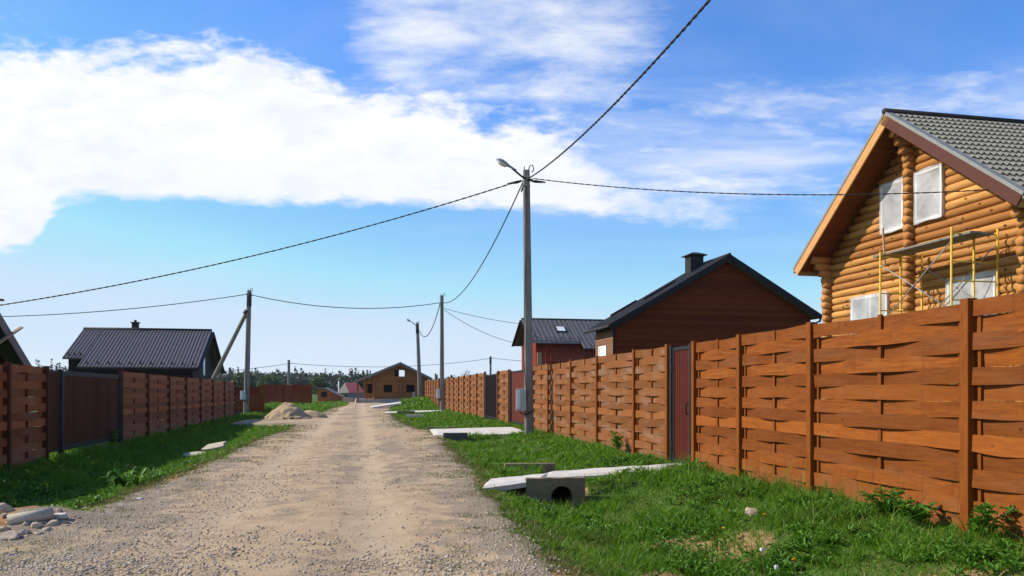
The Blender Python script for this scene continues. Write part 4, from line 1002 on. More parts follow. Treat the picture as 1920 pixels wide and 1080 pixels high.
def far_house():
    o = thing('log_house', 'distant brown timber house with open porch at the end of the road', 'house', (-14.0, 100.0, .25), math.radians(12))
    zr = 4.80; SLf, SRf = .42, .50
    xl, xr = 3.3, 3.2
    ops = [(-.72, .6, 3.02, 3.9), (-2.05, -.95, 1.02, 2.05), (.75, 1.85, 1.02, 2.05)]
    m = MB(); z = .25; c = .20
    while z < zr-.35:
        a = min(xl, (zr-.15-z)/SLf); b = min(xr, (zr-.15-z)/SRf); segs = [(-a, b)]
        for w0, w1, h0, h1 in ops:
            if h0 < z+.1 < h1: segs = [t for s0, s1 in segs for t in (((s0, w0), (w1, s1)) if w0 > s0 and w1 < s1 else ((s0, s1),))]
        for s0, s1 in segs:
            if s1-s0 > .1: m.bb(s0, s1, 0, .2, z+.004, z+c-.004); m.bb(s0+.01, s1-.01, .03, .19, z-.01, z+c)
        z += c
    m.build('gable_wall', M['beam_house'], o)
    MB().bb(-xl, xr, -.02, 9, -.5, .24).build('foundation', M['foundation'], o)
    for x in (-xl, 0, xr-.2): MB().bb(x, x+.2, -.28, -.002, .25, 2.9 if x else 2.75).build('log_end_column', M['beam_house'], o)
    for x in (-2.5, 2.2): MB().bb(x, x+.18, -.25, -.002, 2.9, 3.5).build('corbel', M['beam_house'], o)
    MB().bb(-xl, -xl+.2, .2, 9, .25, 3.3).build('side_wall', M['beam_house'], o); MB().bb(xr-.2, xr, .2, 9, .25, 3.1).build('side_wall', M['beam_house'], o)
    MB().bb(-xl+.22, xr-.22, .22, 8.9, 2.7, 2.8).build('floor', M['siding_black'], o)
    MB().bb(-xl+.22, xr-.22, 2.0, 2.1, .25, 2.68).build('partition', M['siding_black'], o)
    MB().bb(-.74, -.06, .9, 1.0, 2.82, 4.3).build('partition', M['siding_black'], o)
    for w0, w1, h0, h1 in ops:
        f = MB(); f.bb(w0-.05, w1+.05, -.04, .1, h1-.05, h1+.06); f.bb(w0-.05, w1+.05, -.04, .1, h0-.06, h0+.02); f.bb(w0-.06, w0+.03, -.04, .1, h0+.02, h1-.05); f.bb(w1-.03, w1+.06, -.04, .1, h0+.02, h1-.05); f.build('window', M['beam_house'], o)
    bx = [(0,1,3,2),(4,6,7,5),(0,4,5,1),(2,3,7,6),(0,2,6,4),(1,5,7,3)]
    for sg, S, half in ((-1, SLf, 5.6), (1, SRf, 4.0)):
        a = math.atan(S); ln = half/math.cos(a); ux, uz = math.cos(a)*sg, -math.sin(a); nx, nz = math.sin(a)*sg, math.cos(a)
        P = lambda y, s, h: (ux*s+nx*h, y, zr+uz*s+nz*h)
        MB().add([P(y, s, h) for y in (-.9, 9.5) for s in (0, ln) for h in (-.12, 0)], bx).build('roof_slope', M['roof_grey'], o)
        MB().add([P(y, s, h) for y in (-.95, -.905) for s in (0, ln) for h in (-.26, .02)], bx).build('rake_board', M['grey_board'], o)
    # porch on the left
    MB().bb(-5.4, -xl-.02, .4, 8, -.4, .22).build('porch_floor', M['foundation'], o)
    for y in (-.3, 3.0): MB().bb(-5.25, -5.05, y, y+.2, -.3 if y < 0 else .22, 2.35).build('porch_post', M['beam_house'], o)
    MB().bb(-4.15, -4.0, .5, .65, .22, 2.85).build('porch_post', M['beam_house'], o)
    w = MB(); w.bb(-4.5, -xl-.02, 2.0, 2.15, .25, .95); w.bb(-4.5, -xl-.02, 2.0, 2.15, 2.1, 2.75); w.bb(-4.5, -4.2, 2.0, 2.15, .95, 2.1); w.build('porch_wall', M['log'], o)
    MB().bb(-4.2, -xl-.03, 2.16, 2.2, .95, 2.1).build('porch_window', M['black'], o)
far_house()
def red_hut():
    o = thing('small_hut', 'small hut with faded red roof left of the distant timber house', 'hut', (-27.0, 130.0, -.2), math.radians(12))
    MB().bb(-.6, 3.0, -.9, 2, -.4, 1.5).build('front_wall', M['bluegrey'], o); MB().bb(-1.4, -.62, -.8, 2, -.4, 1.5).build('side_wall', M['siding_black'], o)
    bx = [(0,1,3,2),(4,6,7,5),(0,4,5,1),(2,3,7,6),(0,2,6,4),(1,5,7,3)]
    MB().prism([(-.1, 0, 3.0), (1.9, 0, 3.0), (3.0, -1.2, 1.42), (.5, -1.2, 1.42)], (0, .12, .06)).build('roof', M['roof_red'], o)
    MB().prism([(-.1, 0.02, 3.0), (.5, -1.18, 1.42), (-1.4, -1.1, 1.35)], (-.02, .1, .02)).build('gable_board', M['beige'], o)
    MB().prism([(-.1, .14, 3.0), (1.9, .14, 3.0), (2.9, 1.6, 1.42), (-1.2, 1.6, 1.42)], (0, .06, .06)).build('roof', M['roof_red'], o)
    MB().bb(-1.0, .2, -1.0, -.92, .1, 1.1).build('door', M['black'], o)
red_hut()
def shed():
    o = thing('low_shed', 'low brown shed with slanting pale roof boards beyond the far fence', 'shed', (-25.6, 112.0, -.05), math.radians(4))
    MB().prism([(-1.6, 0, 0), (2.0, 0, 0), (2.0, 0, .75), (-.8, 0, 1.85), (-1.6, 0, 1.85)], (0, 2.5, 0)).build('wall', M['beam_house'], o)
    MB().prism([(-1.9, -.3, 2.02), (-.6, -.3, 2.02), (2.5, -.3, .46), (2.5, -.3, .32), (-.65, -.3, 1.87), (-1.9, -.3, 1.87)], (0, 3.1, 0)).build('roof', M['grey_board'], o)
    MB().bb(-1.1, -.3, -.03, -.003, .7, 1.4).build('window', M['black'], o)
    MB().bb(1.9, 3.4, -.6, -.2, -.1, .6).build('board_stack', M['beige'], o)
shed()
o = MB().tube([(0, 0, -.3), (0, 0, 2.9)], .09, 8).build('thin_post', M['white'], None, True); o.location = (-24.9, 115, 0); tag(o, 'thin pale post right of the low shed', 'post')
o = MB().bb(-.12, .12, -.12, .12, -.3, 1.1).build('stone_post', M['foundation']); o.location = (-10.8, 88, .25); tag(o, 'short grey post in front of the distant timber house', 'post')

# ------------------------------------------------------------------ poles
def street_pole(label, x, y, z0, z1, top_dx=0, lamp=False, box=None, wb=.125, wt=.085, hooks=True, collar=False, clamps=()):
    o = thing('utility_pole', label, 'pole', (x, y, z0)); h = z1-z0
    m = MB(); n = 10; 
    def ring(t, w): return [(top_dx*t+w*a, w*b*.85, h*t) for a, b in ((-1, -.6), (-.6, -1), (.6, -1), (1, -.6), (1, .6), (.6, 1), (-.6, 1), (-1, .6))]
    vs = []; 
    for k in range(n+1):
        t = k/n; vs += ring(t, wb+(wt-wb)*t) if k else [(a, b, -.6) for a, b, c in ring(0, wb)]
    fs = []
    for k in range(n):
        for j in range(8): fs.append((8*k+j, 8*k+(j+1) % 8, 8*k+8+(j+1) % 8, 8*k+8+j))
    fs += [tuple(range(7, -1, -1)), tuple(8*n+j for j in range(8))]
    m.add(vs, fs); m.build('shaft', M['pole'], o)
    if hooks:
        k = MB(); zt = h-.05
        k.tube([(top_dx+.05, -.02, zt), (top_dx+.10, -.03, zt+.17), (top_dx+.18, -.03, zt+.20), (top_dx+.22, -.03, zt+.08), (top_dx+.17, -.03, zt-.02)], .016, 7)
        k.tube([(top_dx-.05, -.02, zt-.05), (top_dx-.06, -.02, zt+.16)], .014, 7); k.build('hook', M['dark_metal'], o, True)
        b = MB()
        for zz in (h-.22, h-.48): b.bb(top_dx-wt-.014, top_dx+wt+.014, -wt-.002, wt+.002, zz, zz+.035)
        b.build('band', M['steel'], o)
    if collar:
        MB().tube([(top_dx*.92, 0, h-1.0), (top_dx, 0, h-.15)], wt+.03, 10).build('cable_wrap', M['cable'], o, True)
    if lamp:
        s = lamp; a = MB(); a.tube([(top_dx, -.06*s, h-.28*s), (top_dx-.14*s, -.1*s, h-.20*s), (top_dx-.42*s, -.14*s, h+.02*s)], .03*s, 8); a.build('lamp_arm', M['dark_metal'], o, True)
        d = Vector((-.86, -.1, .46)).normalized(); up = Vector((.46, 0, .86)); sd = Vector((0, 1, 0)); c0 = Vector((top_dx-.30*s, -.13*s, h-.05*s))
        prof = [(0, .05, .045), (.12, .055, .05), (.24, .075, .06), (.36, .13, .09), (.48, .155, .10), (.58, .14, .085), (.65, .08, .04), (.67, .02, .01)]
        g = MB(); ln = MB(); nn = 12; vs = []
        for t, w, hh in prof:
            for k in range(nn): an = PI*k/(nn-1); vs.append(c0+d*t*s+sd*(math.cos(an)*w*s)+up*(math.sin(an)*hh*s))
        fs = [(i*nn+k, i*nn+k+1, (i+1)*nn+k+1, (i+1)*nn+k) for i in range(len(prof)-1) for k in range(nn-1)]+[((i+1)*nn, (i+1)*nn+nn-1, i*nn+nn-1, i*nn) for i in range(len(prof)-1)]
        fs.append(tuple(range(nn)))
        g.add(vs, fs); head = g.build('lamp_head', M['lamp'], o, True)
        vs = []; pr = [(.28, .05, .0), (.34, .11, .06), (.46, .135, .085), (.56, .11, .06), (.62, .05, .0)]
        for t, w, hh in pr:
            for k in range(nn): an = PI*k/(nn-1); vs.append(c0+d*t*s+sd*(math.cos(an)*w*s)-up*(math.sin(an)*hh*s+.004))
        ln.add(vs, [(i*nn+k, i*nn+k+1, (i+1)*nn+k+1, (i+1)*nn+k) for i in range(len(pr)-1) for k in range(nn-1)]); ln.build('lens', M['lens'], head, True)
    for d in clamps:
        d = Vector(d).normalized(); c = MB(); p = Vector((top_dx, 0, h-.30))+d*(wt+.05); c.tube([p, p+d*.12, p+d*.20, p+d*.42], [.02, .045, .04, .02], 7); c.tube([Vector((top_dx, 0, h-.26)), p], .012, 5); c.build('anchor_clamp', M['dark_metal'], o, True)
    if box:
        bx, by, bz, bw, bd, bh = box
        b = MB().bb(bx-bw/2, bx+bw/2, by-bd/2, by+bd/2, bz-bh/2, bz+bh/2).build('meter_box', M['box_grey'], o, bevel=.012)
        MB().bb(bx-bw*.42, bx-bw*.08, by-bd/2-.014, by-bd/2+.004, bz-bh*.40, bz+bh*.42).build('box_door', M['white'], b, bevel=.004)
        c = MB(); c.tube([(bx-.05, by, bz-bh/2+.01), (bx, by-.03, bz-bh/2-.08), (bx+.16, by-.06, bz-bh/2-.10), (bx+.3, by-.02, bz-bh/2-.02), (bx+.33, by+.1, bz-bh/2+.05)], .02, 7); c.build('box_cable', M['cable'], o, True)
        c = MB(); x2 = bx+bw/2+.02; c.tube([(x2, by-.02, bz), (bx*.5+top_dx*.5, -wb*.95, bz+1.2), (top_dx, -wt-.02, h-.5)], .012, 6); c.build('drop_cable', M['cable'], o, True)
    return o
P1 = street_pole('nearest tall grey utility pole with street lamp and meter box', .505, 23.5, .12, 7.86, -.085, lamp=1.0, box=(-.24, -.12, 1.0, .30, .22, .64), wb=.135, wt=.10, clamps=((-.95, .05, -.15), (-.25, .9, -.35), (.3, -.95, -.2), (.9, -.15, -.12)))
P2 = street_pole('middle utility pole with meter box before the far fence', -4.63, 53, .08, 7.75, -.02, box=(-.24, -.1, 1.15, .28, .2, .6), wb=.145, wt=.11)
P3 = street_pole('distant street lamp pole leaning slightly beside the far fence', -8.6, 75, .2, 7.85, -.28, lamp=1.15, wb=.2, wt=.13, collar=True)
P4 = street_pole('left utility pole held up by a slanting brace', -16.62, 50, -.05, 7.7, .2, box=(-.12, -.16, 1.2, .34, .2, .55), wb=.16, wt=.12, collar=True)
br = MB(); br.tube([(-3.75, 1.0, -.4), (.02, .0, 6.35)], [.16, .12], 8); br.build('brace', M['pole'], P4)
MB().tube([(-.1, -.02, 6.28), (.08, -.02, 6.5)], .14, 8).build('brace_band', M['dark_metal'], P4)
street_pole('small pale far pole above the dark red far fence', -26.5, 95, 0, 1.35+60/1500*95, 0, hooks=False, wb=.16, wt=.14)
street_pole('small far pole above the fence right of the bare tree', -2.9, 108, 0, 1.35+67/1500*108, 0, hooks=False, wb=.15, wt=.13, collar=True)
street_pole('tiny far pole above the roof edge of the distant timber house', -13.4, 140, 0, 1.35+35/1500*140, 0, hooks=False, wb=.15, wt=.13)

# ------------------------------------------------------------------ cables
def cable(label, pts, r=.017, twist=True, pitch=.42, clamp=()):
    """pts sampled smoothly (Catmull-Rom), a twisted pair of strands"""
    P = [Vector(p) for p in pts]; out = []
    Q = [P[0]*2-P[1]]+P+[P[-1]*2-P[-2]]
    for i in range(1, len(Q)-2):
        n = max(6, int((Q[i+1]-Q[i]).length/(.11 if twist else .8)))
        for k in range(n):
            t = k/n; a, b, c, d = Q[i-1], Q[i], Q[i+1], Q[i+2]
            out.append(.5*((2*b)+(c-a)*t+(2*a-5*b+4*c-d)*t*t+(3*b-a-3*c+d)*t**3))
    out.append(P[-1]); m = MB()
    if twist:
        L = 0; s1, s2 = [], []
        for i, p in enumerate(out):
            if i: L += (p-out[i-1]).length
            d = (out[min(i+1, len(out)-1)]-out[max(i-1, 0)]).normalized(); s = d.cross(Vector((0, 0, 1))).normalized(); u = s.cross(d); an = 2*PI*L/pitch
            of = (s*math.cos(an)+u*math.sin(an))*r*.9; s1.append(p+of); s2.append(p-of)
        m.tube(s1, r, 6); m.tube(s2, r, 6)
    else: m.tube(out, r, 6)
    return tag(m.build('power_cable', M['cable'], None, True), label, 'cable', 'overhead cables')
def sag(a, b, s, n=12): a, b = Vector(a), Vector(b); return [a.lerp(b, k/n)-Vector((0, 0, 4*s*(k/n)*(1-k/n))) for k in range(n+1)]
cable('thick twisted cable rising from the nearest pole over the camera', sag((.45, 23.35, 7.55), (5.5, -6, 7.9), 1.15), .0135)
cable('twisted cable hanging from the nearest pole to the middle pole', sag((.33, 23.6, 7.55), (-4.55, 53, 7.25), .95), .0135)
cable('long cable crossing the road from the nearest pole to the left edge', sag((.3, 23.4, 7.55), (-17.5, 24.5, 3.75), .42), .0125)
hp = Matrix.Rotation(math.atan2(-CA, SA), 4, 'Z') @ Vector((3.55, -.75, 0)); 
cable('cable from the nearest pole to the log house gable', sag((.62, 23.5, 7.62), (11.07+hp.x, 22+hp.y, 6.0), .27), .0095)
cable('cable from the braced pole out to the left edge', sag((-16.5, 49.9, 7.45), (-39, 49.0, 6.0), .55), .017)
cable('sagging cable between the braced pole and the middle pole', sag((-16.3, 50.05, 7.42), (-4.75, 52.9, 7.25), .58), .017)
cable('cable drooping from the middle pole to the distant lamp pole', sag((-4.75, 53.1, 7.3), (-8.75, 75, 7.2), 1.35), .019)
cable('upper thin cable from the middle pole to the grey roofed house', sag((-4.5, 53.1, 6.9), (.75, 58.2, 6.3), .12), .016, False)
cable('lower thin cable from the middle pole to the grey roofed house', sag((-4.5, 53.1, 6.8), (.4, 57.6, 4.85), .32), .016, False)
zf = lambda py, d: CZ+(HY-py)/F*d
cable('far thin cable left of the small pale far pole', sag((-26.5, 95, zf(682, 95)), (-46, 92, zf(704, 92)), .4), .03, False)
cable('far thin cable from the small pale pole past the distant house', sag((-26.5, 95, zf(681, 95)), (-2.9, 108, zf(672, 108)), .75), .03, False)
cable('far thin cable right of the small far pole by the bare tree', sag((-2.9, 108, zf(671, 108)), (16, 112, zf(676, 112)), .5), .03, False)

# ------------------------------------------------------------------ trees
def leaf_cards(c, rad, n, size, squash=1.0, shell=.55, r=rng):
    v = r.normal(size=(n, 3)); v /= np.linalg.norm(v, axis=1)[:, None]
    rr = (shell+(1-shell)*r.uniform(0, 1, n)); lump = .8+.45*np.sin(v[:, 0]*5+c[0])*np.sin(v[:, 1]*4+c[1])*np.sin(v[:, 2]*5+1)+.12*r.normal(size=n)
    p = v*(rr*lump)[:, None]*np.array(rad)+np.array(c)
    a = r.normal(size=(n, 3)); a /= np.linalg.norm(a, axis=1)[:, None]; b = np.cross(a, r.normal(size=(n, 3))); b /= np.linalg.norm(b, axis=1)[:, None]
    s = size*r.uniform(.6, 1.4, n)[:, None]
    V = np.stack([p-a*s, p-b*s*.6, p+a*s, p+b*s*.6], 1).reshape(-1, 3); return V, (np.arange(n)*4)[:, None]+np.arange(4)[None]
def cone_cards(c, h, w, n, size, r=rng):
    t = r.uniform(0, 1, n)**.7; an = r.uniform(0, 2*PI, n); tier = .7+.3*((t*7) % 1)
    rad = w*(1-t*.0-(1-t)*0)*0+w*(t)*tier*r.uniform(.5, 1.05, n)
    p = np.stack([c[0]+np.cos(an)*rad, c[1]+np.sin(an)*rad, c[2]+h*(1-t)-.15*rad], 1)
    a = np.stack([np.cos(an), np.sin(an), -.45+0*an], 1); b = np.stack([-np.sin(an), np.cos(an), 0*an], 1); s = size*r.uniform(.6, 1.3, n)[:, None]
    V = np.stack([p-a*s, p-b*s*.6, p+a*s, p+b*s*.6], 1).reshape(-1, 3); return V, (np.arange(n)*4)[:, None]+np.arange(4)[None]
def forest():
    Vs, Fs, off = [], [], 0; r = np.random.default_rng(5)
    for i in range(1500):
        d = r.uniform(290, 420); px = r.uniform(-250, 1150) if i % 3 else r.uniform(380, 700)
        if px > 1000 and r.uniform() < .5: continue
        x = (px-CX)/F*d; z = hz(x, d)-.3
        top_py = np.interp(px, [-200, 100, 420, 600, 700, 900, 1100], [684, 687, 697, 700, 703, 712, 717])
        H = max(4.0, CZ+(HY-top_py)/F*d-z)*r.uniform(.72, 1.03)
        if r.uniform() < .42:
            H *= 1.0+.28*(r.uniform() < .2); V, Fc = cone_cards((x, d, z), H, H*.17+.5, 110, .75, r)
        else: V, Fc = leaf_cards((x, d, z+H*.5), (H*.36+.6, H*.36+.6, H*.55), 170, .6, shell=.4, r=r)
        Vs.append(V); Fs.append(Fc+off); off += len(V)
    me = np_mesh('forest', np.concatenate(Vs), np.concatenate(Fs), M['forest'])
    stuff('forest', me, 'distant mixed forest along the horizon behind the houses', 'forest')
forest()
def broad_tree(label, px, d, H, rad, mat, n, size, name='tree', seed=1, base_z=None):
    r = np.random.default_rng(seed); x = (px-CX)/F*d; z = hz(x, d) if base_z is None else base_z; o = thing(name, label, 'tree', (x, d, z))
    t = MB(); t.tube([(0, 0, -.3), (.1, 0, H*.3), (0, .1, H*.75)], [.03*H, .022*H, .008*H], 8)
    for k in range(6):
        a = r.uniform(0, 6.28); b = H*r.uniform(.25, .5); l = rad*r.uniform(.5, .9); t.tube([(0, 0, b), (math.cos(a)*l*.5, math.sin(a)*l*.5, b+l*.5), (math.cos(a)*l, math.sin(a)*l, b+l*.9)], [.012*H, .008*H, .003*H], 6)
    t.build('trunk', M['bark'], o, True)
    Vs, Fs, off = [], [], 0
    for k in range(11):
        a = r.uniform(0, 6.28); q = rad*r.uniform(0, .6); c = (math.cos(a)*q, math.sin(a)*q, H*r.uniform(.3, .8)); s = rad*r.uniform(.35, .6)
        V, Fc = leaf_cards(c, (s, s, s*.85), n//11, size, r=r); Vs.append(V); Fs.append(Fc+off); off += len(V)
    link_mesh('crown', np_mesh('crown', np.concatenate(Vs), np.concatenate(Fs), mat), o)
broad_tree('dark round evergreen tree behind the far fence left of the bare tree', 846, 105, 3.95, 1.9, M['leaf_dark'], 2600, .16, seed=3)
broad_tree('mid green leafy tree above the far red fence on the left', 452, 190, 6.0, 4.4, M['leaf_mid'], 2600, .32, seed=4)
broad_tree('wide pale green bushy tree above the far red fence', 512, 175, 4.6, 4.6, M['leaf_mid'], 2600, .32, seed=5)
broad_tree('green tree between the low shed and the red roofed hut', 604, 160, 4.4, 3.0, M['leaf_mid'], 2000, .28, seed=6)
broad_tree('dark tree right behind the small red roofed hut', 672, 165, 5.0, 2.6, M['leaf_dark'], 2000, .28, seed=7)
broad_tree('small dark bush poking over the fence by the bare tree', 905, 100, 2.9, 1.2, M['leaf_dark'], 900, .14, seed=8)
broad_tree('small green bush just above the weathered fence beside the nearest pole', 1042, 30, 2.75, .42, M['leaf_mid'], 420, .045, name='bush', seed=9)
def bare_tree(label, px, d, H, seed=2):
    r = random.Random(seed); x = (px-CX)/F*d; o = thing('bare_tree', label, 'tree', (x, d, hz(x, d))); t = MB(); b = MB()
    def grow(mb, p, v, l, rad, lev):
        q = p+v*l; mid = p.lerp(q, .5)+Vector((r.uniform(-1, 1), r.uniform(-1, 1), 0))*l*.07; mb.tube([p, mid, q], [rad, rad*.8, rad*.6], 6)
        if lev == 0: return
        for k in range(3 if lev > 1 else 4):
            w = (v+Vector((r.uniform(-1, 1), r.uniform(-1, 1), r.uniform(-.1, .6)))*.75).normalized(); grow(b, p.lerp(q, r.uniform(.55, 1)), w, l*r.uniform(.6, .8), rad*.62, lev-1)
    grow(t, Vector((0, 0, -.2)), Vector((0, 0, 1)), H*.36, .10, 4)
    t.build('trunk', M['bark_pale'], o, True); b.build('branches', M['bark_pale'], o, True)
bare_tree('pale leafless tree showing above the far fence', 879, 90, 4.5)

# ------------------------------------------------------------------ sky, sun, camera
EL, AZ = 37.0, -82.0                 # sun 37 degrees up, 82 degrees left of the view direction (+Y)
w = bpy.data.worlds.new('World'); scene.world = w; w.use_nodes = True; nt = w.node_tree; N, Lk = nt.nodes, nt.links
bg = N['Background']
def nd(ty, **kw):
    n = N.new(ty)
    for k, v in kw.items(): setattr(n, k, v)
    return n
def put(sk, v):
    if isinstance(v, bpy.types.NodeSocket): Lk.new(v, sk)
    else: sk.default_value = v
def mt(op, a, b=0.0, clamp=False):
    n = nd('ShaderNodeMath', operation=op, use_clamp=clamp); put(n.inputs[0], a); put(n.inputs[1], b); return n.outputs[0]
def mr(v, a, b, lo=0.0, hi=1.0):
    n = nd('ShaderNodeMapRange', interpolation_type='SMOOTHSTEP'); put(n.inputs['Value'], v); put(n.inputs['From Min'], a); put(n.inputs['From Max'], b); n.inputs['To Min'].default_value = lo; n.inputs['To Max'].default_value = hi; return n.outputs['Result']
def nz(vec, scale, det=6, rough=.55, dist=0.0):
    n = nd('ShaderNodeTexNoise'); Lk.new(vec, n.inputs['Vector']); n.inputs['Scale'].default_value = scale; n.inputs['Detail'].default_value = det; n.inputs['Roughness'].default_value = rough; n.inputs['Distortion'].default_value = dist; return n.outputs['Fac']
sky = nd('ShaderNodeTexSky', sky_type='NISHITA'); sky.sun_disc = False; sky.sun_elevation = math.radians(EL); sky.sun_rotation = math.radians(AZ)
sky.air_density = 1.0; sky.dust_density = .35; sky.ozone_density = 1.6; sky.altitude = 150
tc = nd('ShaderNodeTexCoord'); sx = nd('ShaderNodeSeparateXYZ'); Lk.new(tc.outputs['Generated'], sx.inputs[0])
X, Y, Z = sx.outputs
ya = mt('MAXIMUM', mt('ABSOLUTE', Y), .12); A = mt('DIVIDE', X, ya); B = mt('DIVIDE', Z, ya)
def curve(v, pts):
    """piecewise value of v in [-.8,.8] -> output range [0,.6]"""
    n = nd('ShaderNodeFloatCurve'); put(n.inputs['Value'], mr_lin(v)); c = n.mapping.curves[0]
    P = [((a+.8)/1.6, b/.6) for a, b in pts]
    c.points[0].location = P[0]; c.points[1].location = P[-1]
    for p in P[1:-1]: c.points.new(*p)
    n.mapping.update(); return mt('MULTIPLY', n.outputs[0], .6)
def mr_lin(v): return mt('DIVIDE', mt('ADD', v, .8), 1.6, True)
cb = nd('ShaderNodeCombineXYZ'); put(cb.inputs[0], A); put(cb.inputs[1], mt('MULTIPLY', B, 2.4)); put(cb.inputs[2], 0.0); v2 = cb.outputs[0]
cp = nd('ShaderNodeCombineXYZ'); zz = mt('ADD', mt('MAXIMUM', Z, 0.0), .10); put(cp.inputs[0], mt('MULTIPLY', mt('DIVIDE', X, zz), .6)); put(cp.inputs[1], mt('DIVIDE', Y, zz)); v3 = cp.outputs[0]
def px(x): return (x-CX)/F
def py(y): return (HY-y)/F
e1 = nz(v2, 7, 7, .6, .3); e2 = nz(v2, 22, 6, .6); e3 = nz(v2, 3, 4)
low = curve(A, [(-.8, py(500)), (px(0), py(470)), (px(60), py(450)), (px(115), py(392)), (px(250), py(382)), (px(480), py(388)), (px(760), py(392)), (px(1000), py(402)), (px(1250), py(425)), (px(1500), py(442)), (px(1700), py(446)), (.8, py(446))])
up = curve(A, [(-.8, py(60)), (px(0), py(80)), (px(300), py(90)), (px(480), py(92)), (px(600), py(140)), (px(720), py(170)), (px(900), py(185)), (px(1050), py(215)), (px(1150), py(300)), (px(1300), py(345)), (px(1500), py(412)), (px(1580), py(446)), (.8, py(500))])
dl = mt('ADD', mt('SUBTRACT', B, low), mt('ADD', mt('MULTIPLY', mt('SUBTRACT', e2, .5), .03), mt('MULTIPLY', mt('SUBTRACT', e1, .5), mr(A, px(260), px(60), .012, .09))))
du = mt('ADD', mt('SUBTRACT', up, B), mt('ADD', mt('MULTIPLY', mt('SUBTRACT', e1, .5), .16), mt('MULTIPLY', mt('SUBTRACT', e2, .5), .10)))
bank = mt('MULTIPLY', mr(dl, -.001, .016), mr(du, -.02, mr(A, px(950), px(1300), .035, .10)))
bank = mt('MULTIPLY', bank, mr(e3, .15, .4, .86, 1.0))
# altocumulus field
f1 = nz(v3, 2.1, 9, .66, .4); f2 = nz(v3, 7.5, 7, .62, .2); f3 = nz(v3, .55, 4, .5)
fld = mt('ADD', mt('ADD', mt('MULTIPLY', f1, .44), mt('MULTIPLY', f2, .34)), mt('MULTIPLY', f3, .22))
wt_mid = mt('MULTIPLY', mr(A, px(480), px(760)), mr(A, px(1420), px(1180)))           # upper middle
wt_mid = mt('MULTIPLY', wt_mid, mr(B, py(300), py(150)))
wt_r = mt('MULTIPLY', mr(A, px(900), px(1150)), mr(B, py(430), py(360)))
wt_r = mt('MULTIPLY', wt_r, mr(B, py(20), py(210)))
lid = mt('MAXIMUM', mt('MULTIPLY', mr(B, py(420), py(330)), .25), mt('MULTIPLY', mr(B, py(200), py(60)), mr(A, px(700), px(300), 0, .5)))
wt = mt('MAXIMUM', mt('MAXIMUM', wt_mid, mt('MULTIPLY', wt_r, .86)), lid)
thr = mt('SUBTRACT', .72, mt('MULTIPLY', wt, .33))
puff = mr(mt('SUBTRACT', fld, thr), -.02, .24, 0, .9)
veil = mt('MULTIPLY', mr(nz(v3, 1.1, 7, .6, .5), .38, .70, 0, .75), mt('MULTIPLY', mr(A, px(820), px(1250)), mt('MULTIPLY', mr(B, py(450), py(380)), mr(B, py(40), py(200)))))
puff = mt('MAXIMUM', puff, veil)
puff = mt('MULTIPLY', puff, mr(B, py(470), py(400)))
thin = mt('MULTIPLY', mr(nz(cp.outputs[0], .8, 6, .6, .6), .45, .75), mt('ADD', mt('MULTIPLY', mr(B, py(690), py(420)), .16), 0.0))
haze_f = mt('MULTIPLY', mr(B, py(560), py(735)), .45)
cloud = mt('MAXIMUM', mt('MAXIMUM', bank, haze_f), mt('MAXIMUM', puff, thin), True)
CLOUD_W, SKY_S = 5.45, .135
shade = mt('MULTIPLY', mr(dl, .0, .10, .88, 1.0), mr(mt('ADD', mt('MULTIPLY', nz(v2, 5, 8, .62, .5), .6), mt('MULTIPLY', nz(v2, 17, 6, .6, .3), .4)), .36, .56, .74, 1.0))
cc = nd('ShaderNodeMix', data_type='RGBA'); put(cc.inputs[0], shade); cc.inputs[6].default_value = (CLOUD_W*.42, CLOUD_W*.62, CLOUD_W*.92, 1); cc.inputs[7].default_value = (CLOUD_W*.985, CLOUD_W*.99, CLOUD_W, 1)
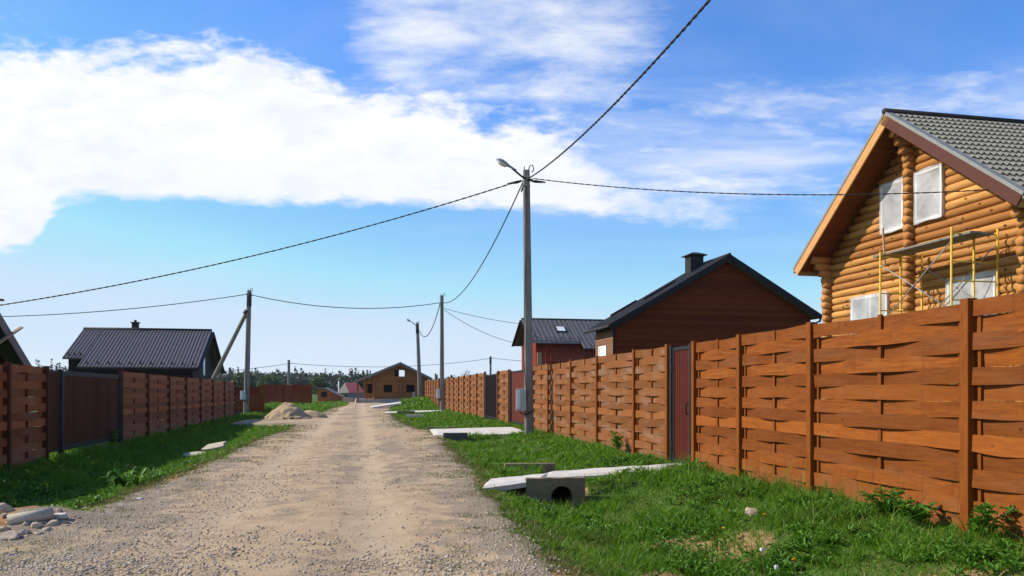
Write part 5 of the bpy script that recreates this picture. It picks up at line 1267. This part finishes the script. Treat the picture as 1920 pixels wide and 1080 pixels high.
# the blue of the day: deeper overhead, paler towards the horizon
tint = nd('ShaderNodeMix', data_type='RGBA', blend_type='MULTIPLY'); tint.inputs[0].default_value = 1.0
Lk.new(sky.outputs[0], tint.inputs[6]); tint.inputs[7].default_value = (.90, .96, 1.18, 1)
hs = nd('ShaderNodeHueSaturation'); hs.inputs['Saturation'].default_value = 1.2; hs.inputs['Value'].default_value = 1.0; Lk.new(tint.outputs[2], hs.inputs['Color'])
dk = nd('ShaderNodeMix', data_type='RGBA', blend_type='DARKEN'); dk.inputs[0].default_value = 1.0; Lk.new(hs.outputs[0], dk.inputs[6]); dk.inputs[7].default_value = (3.2, 4.1, 5.1, 1)
mx = nd('ShaderNodeMix', data_type='RGBA'); put(mx.inputs[0], cloud); Lk.new(dk.outputs[2], mx.inputs[6]); Lk.new(cc.outputs[2], mx.inputs[7])
Lk.new(mx.outputs[2], bg.inputs['Color']); bg.inputs['Strength'].default_value = SKY_S

sd = bpy.data.lights.new('sun', 'SUN'); sd.energy = 4.5; sd.angle = math.radians(.5); sd.color = (1.0, .925, .80)
so = bpy.data.objects.new('sun', sd); COL.objects.link(so)
dv = Vector((math.sin(math.radians(AZ))*math.cos(math.radians(EL)), math.cos(math.radians(AZ))*math.cos(math.radians(EL)), math.sin(math.radians(EL))))
so.rotation_euler = dv.to_track_quat('Z', 'Y').to_euler(); so.location = dv*50

cd = bpy.data.cameras.new('camera'); cam = bpy.data.objects.new('camera', cd); COL.objects.link(cam); scene.camera = cam
cam.location = (0, 0, CZ); cam.rotation_euler = (math.radians(90), 0, 0)
cd.sensor_width = 36; cd.lens = 36*F/1920; cd.shift_y = (HY-540)/1920; cd.clip_start = .05; cd.clip_end = 6000
scene.view_settings.view_transform = 'Standard'; scene.view_settings.look = 'None'; scene.view_settings.exposure = .5; scene.view_settings.gamma = 1
scene.cycles.max_bounces = 6; scene.cycles.use_denoising = True

# ------------------------------------------------------------------ air
def haze():
    m = bpy.data.materials.new('haze_air'); m.use_nodes = True; t = m.node_tree; t.nodes.remove(t.nodes['Principled BSDF'])
    v = t.nodes.new('ShaderNodeVolumePrincipled'); v.inputs['Color'].default_value = (.80, .88, 1, 1); v.inputs['Density'].default_value = .00014; v.inputs['Anisotropy'].default_value = .3
    t.links.new(v.outputs[0], t.nodes['Material Output'].inputs['Volume'])
    tag(MB().bb(-2700, 2700, -300, 3300, -4, 42).build('haze', m), kind='stuff', label='thin blue summer haze over the distant forest', cat='haze')
haze()
